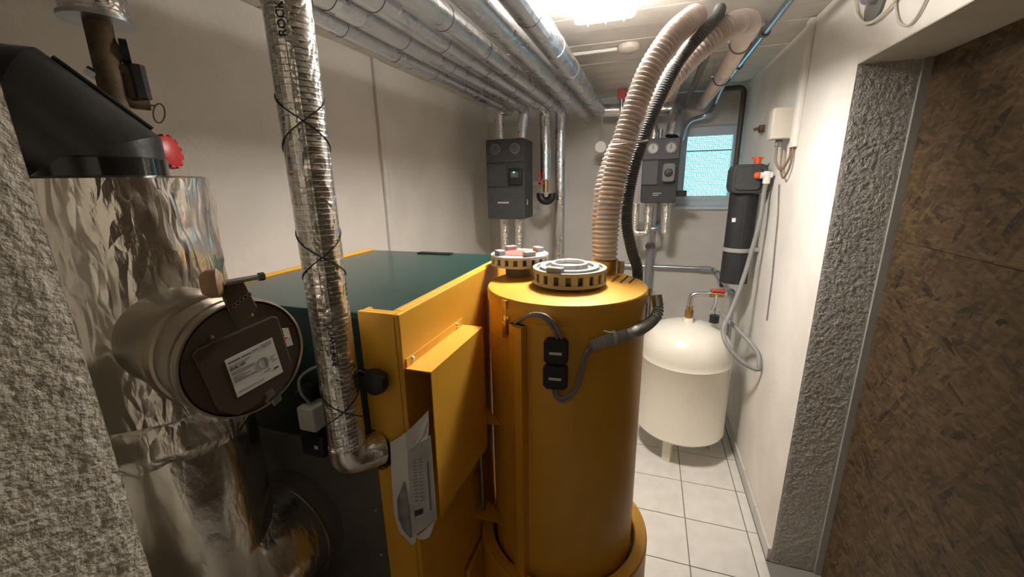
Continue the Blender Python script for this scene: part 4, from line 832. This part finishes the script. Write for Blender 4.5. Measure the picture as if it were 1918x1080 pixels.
# filter / pump on the right wall
t = thing('filter_unit', atY(1400, 530, 2.72), 'black insulated pump head with long black cylinder on the side wall', 'pump')
yq = 2.72
a = atY(1376, 308, yq); b = atY(1440, 362, yq); xr_ = min(b.x, XR - .03)
obj('pump_head', MB().rbox((a.x, yq, b.z), (xr_, yq + .20, a.z), .03, 'y'), 'epp', t, bevel=.008)
obj('head_cover', MB().rbox((a.x + .012, yq - .012, b.z + .02), (xr_ - .03, yq + .001, a.z - .02), .02, 'y'), 'epp', t, bevel=.004)
obj('wall_mount', MB().box((xr_ - .001, yq + .06, b.z + .05), (XR - .001, yq + .16, a.z - .06)), 'black', t)
qa = atY(1394, 366, yq + .10); qb = atY(1386, 528, yq + .10)
obj('cylinder', MB().cyl((qa.x, yq + .10, qa.z + .01), (qa.x - .004, yq + .10, qb.z), .078, n=36), 'armaflex', t)
obj('cylinder_seam', MB().box((qa.x - .004, yq + .0205, qb.z + .01), (qa.x + .002, yq + .024, qa.z - .01)), 'ink', t, smooth=0)
zq = atY(1390, 470, yq + .02).z
obj('clamp', MB().lathe([(.0785, -.012), (.084, -.012), (.084, .012), (.0785, .012), (.0785, -.012)], (qa.x - .002, yq + .10, zq), 36), 'grey_plastic', t)
obj('clamp_arm', MB().box((qa.x + .076, yq + .085, zq - .012), (XR - .001, yq + .105, zq + .012)), 'grey_plastic', t, smooth=0)
q = atY(1376, 412, yq + .03); obj('tag', MB().box((q.x - .014, yq + .034, q.z - .012), (q.x + .012, yq + .038, q.z + .012)), 'white_plastic', t, smooth=0)
q = atY(1420, 298, yq + .06); obj('red_valve', MB().cyl((q.x, yq + .06, a.z - .005), (q.x, yq + .06, q.z + .012), .018, n=14).box((q.x - .03, yq + .05, q.z), (q.x + .026, yq + .07, q.z + .012)), 'orange_red', t)
# white tee and grey hose loop
tq = atY(1437, 328, yq - .04)
t = thing('hose_tee', tq, 'white plastic tee fitting with thin lever in front of the black pump head', 'fitting')
obj('tee', MB().cyl(tq + V((0, 0, .022)), tq - V((0, 0, .045)), .019, n=18).cyl(tq + V((-.035, 0, 0)), tq + V((.025, 0, 0)), .017, n=16), 'white_plastic', t)
obj('lever', MB().box((tq.x + .02, tq.y - .004, tq.z - .004), (min(tq.x + .12, XR - .001), tq.y + .004, tq.z + .004)), 'steel', t, smooth=0)
obj('screw_collar', MB().cyl(tq + V((-.03, .0, 0)), tq + V((-.05, 0.02, 0)), .020, n=14), 'orange_red', t)
def G(cx_, cy_, Y): return atY(1180 + cx_ / 4.154, 460 + cy_ / 4.154, Y)
hp = [tq - V((0, 0, .04)), atY(1431, 360, yq - .04), atY(1424, 410, yq - .06), atY(1408, 470, yq - .08), G(900, 200, 2.62), G(830, 400, 2.58), G(772, 540, 2.54), G(733, 615, 2.50), G(726, 690, 2.47), G(760, 780, 2.43), G(850, 885, 2.41), G(950, 950, 2.40), G(1022, 962, 2.39), G(1042, 925, 2.40), G(1000, 830, 2.46), G(900, 715, 2.53), G(810, 625, 2.58), G(740, 560, 2.61), G(700, 500, 2.63)]
for v in hp: v.x = min(v.x, XR - .022)
tag(obj('grey_hose', MB().tube(spline(hp, .012), .0125, 12), 'cable_grey', smooth=60), 'grey rubber hose looping from the white tee down beside the expansion vessel', 'hose')
# thin cable down the right wall
tag(obj('thin_cable', MB().tube([atX(1459, 345, XR - .006), atX(1457, 400, XR - .006), atX(1446, 520, XR - .006), atX(1436, 600, XR - .006)], .003, 6), 'grey_dark'), 'thin dark cable running down the white side wall', 'cable')
# ------------------------------------------------------------------ expansion vessel
VC = (.287, 2.685); VR = .274
t = thing('expansion_vessel', (*VC, 0), 'white expansion vessel standing on legs in the passage', 'expansion vessel')
zs1, zs0, ztp = .675, .185, .90
pr = [(VR * math.sin(a), zs0 - .035 * math.cos(a)) for a in [i * math.pi / 20 for i in range(0, 11)]]
prof = [(0, zs0 - .045)] + [(VR * math.sin(a), zs0 - .045 * math.cos(a)) for a in [i * math.pi / 24 for i in range(1, 12)]] + [(VR, zs0), (VR + .003, zs0 + .004), (VR, zs0 + .008), (VR, zs1 - .004), (VR + .003, zs1), (VR, zs1 + .004)] + [(VR * math.cos(a) ** .75, zs1 + .004 + (ztp - zs1) * math.sin(a) ** .75) for a in [i * math.pi / 48 for i in range(1, 24)]] + [(0, ztp + .004)]
obj('tank', MB().lathe(prof, (*VC, 0), 72), 'white_paint', t, smooth=50)
lf = atZ(1247, 862, 0); 
for k in range(3):
    a = math.atan2(lf.y - VC[1], lf.x - VC[0]) + k * 2 * math.pi / 3; d_ = V((math.cos(a), math.sin(a), 0)); s_ = V((-d_.y, d_.x, 0)); c_ = V((*VC, 0)) + d_ * (VR - .06)
    obj('leg', MB().obox(c_ + V((0, 0, .085)), d_ * .003, s_ * .026, (0, 0, .085)).obox(c_ + d_ * .022 * 0 + s_ * .024 - d_ * .02 + V((0, 0, .085)), d_ * .02, s_ * .003, (0, 0, .085)), 'white_paint', t, smooth=0)
obj('connection', MB().cyl((VC[0], VC[1], ztp - .01), (VC[0], VC[1], ztp + .035), .034, .028, n=20), 'white_paint', t)
vz = ztp + .0365
t = thing('vessel_valve', (VC[0], VC[1], vz), 'steel and brass pipe with red-handled valve on top of the white vessel', 'valve')
ezz = vz + .155
obj('union', MB().cyl((VC[0], VC[1], vz), (VC[0], VC[1], vz + .05), .026, n=6).cyl((VC[0], VC[1], vz + .05), (VC[0], VC[1], vz + .075), .020, n=16), 'brass', t)
xe = atY(1362, 553, VC[1]).x
obj('pipe', MB().tube(bend([(VC[0], VC[1], vz + .07), (VC[0], VC[1], ezz), (xe, VC[1] + .02, ezz + .008)], .05), .015, 14), 'steel', t)
xv = atY(1342, 556, VC[1]).x
obj('valve_body', MB().cyl((xv - .04, VC[1] + .012, ezz + .005), (xv + .04, VC[1] + .016, ezz + .006), .021, n=14), 'brass', t)
obj('handle', MB().box((xv - .03, VC[1] - .012, ezz + .022), (xv + .05, VC[1] + .03, ezz + .034)), 'red', t, bevel=.004)
obj('drain_cock', MB().tube(bend([(xv, VC[1], ezz), (xv - .004, VC[1] - .02, ezz - .05), (xv - .02, VC[1] - .03, ezz - .09)], .02), .010, 10), 'steel', t)
q = atY(1338, 596, VC[1] - .02)
obj('cap', MB().cyl((q.x, q.y, q.z - .025), (q.x, q.y, q.z + .02), .028, n=16), 'black', t)
obj('cap_cord', MB().tube([(q.x, q.y, q.z + .02), (q.x, q.y, ezz - .07)], .002, 6), 'black', t)
# bluish pipe across the back wall, elbow toward the door
Yp = YB - .06; a = atY(1196, 498, Yp); b = atY(1338, 503, Yp); e = atZ(1377, 553, (a.z + b.z) / 2)
zp = (a.z + b.z) / 2; xp = min(b.x, XR - .06)
t = thing('wall_pipe', (xp, Yp, zp), 'bluish galvanised pipe across the far wall turning along the side wall', 'pipe')
obj('pipe', MB().tube(bend([(-1.0, Yp, zp), (xp, Yp, zp), (xp, e.y, zp), (xp + .0, e.y, zp - .35)], .05), .017, 14), 'galv', t)
for yy in (Yp - .18, e.y + .08): obj('clip', MB().lathe([(.018, -.013), (.025, -.013), (.025, .013), (.018, .013), (.018, -.013)], (xp, yy, zp), 16, (0, 1, 0)), 'grey_dark', t)
obj('coupling', MB().cyl((xp - .12, Yp, zp), (xp - .03, Yp, zp), .022, n=14), 'galv', t)
# grey downpipe on the back wall
q = atY(1214, 520, YB - .16)
t = thing('down_pipe', (q.x, YB - .16, 0), 'grey vertical pipe with collar against the far wall behind the hopper', 'pipe')
obj('pipe', MB().cyl((q.x, YB - .16, 0), (q.x, YB - .16, atY(1218, 455, YB - .16).z), .034, n=20), 'pipe_grey', t)
zz = atY(1218, 461, YB - .16).z
obj('collar', MB().cyl((q.x, YB - .16, zz - .015), (q.x, YB - .16, zz + .015), .042, n=20), 'grey_dark', t)
# ------------------------------------------------------------------ cables above the lintel
bq = atX(1634, 16, XR - .01)
t = thing('wall_opening', bq, 'dark cable opening with grey conduit ends high on the wall above the boarded doorway', 'cable opening')
hy = .050
obj('back_box', MB().lathe([(0, -.004), (.062, -.004), (.066, -.008), (.066, .0), (0, 0)], (XR, bq.y, bq.z + .02), 28, (1, 0, 0)), 'grey_dark', t)
for dy, dz in ((.025, .03), (-.005, .02), (-.028, .035)): obj('conduit_end', MB().tube(bend([(XR - .004, bq.y + dy, bq.z + dz), (XR - .030, bq.y + dy, bq.z + dz), (XR - .034, bq.y + dy, bq.z + dz + .10)], .015), .010, 10), 'pipe_grey', t)
lp = [(1600, -30), (1601, 8), (1606, 30), (1618, 43), (1636, 40), (1652, 27), (1668, 10), (1684, -12)]
tag(obj('wall_cable', MB().tube(spline([atX(x_, y_, XR - .012) for x_, y_ in lp], .01), .0048, 8), 'cable_white'), 'white cable looping below the dark cable opening above the doorway', 'cable')
lp = [(1676, -20), (1678, 20), (1684, 42), (1698, 48), (1712, 38), (1724, 20), (1736, -4)]
tag(obj('wall_cable', MB().tube(spline([atX(x_, y_, XR - .006) for x_, y_ in lp], .01), .0035, 8), 'beige_plastic'), 'thin beige cable hanging in a shallow loop over the lintel', 'cable')
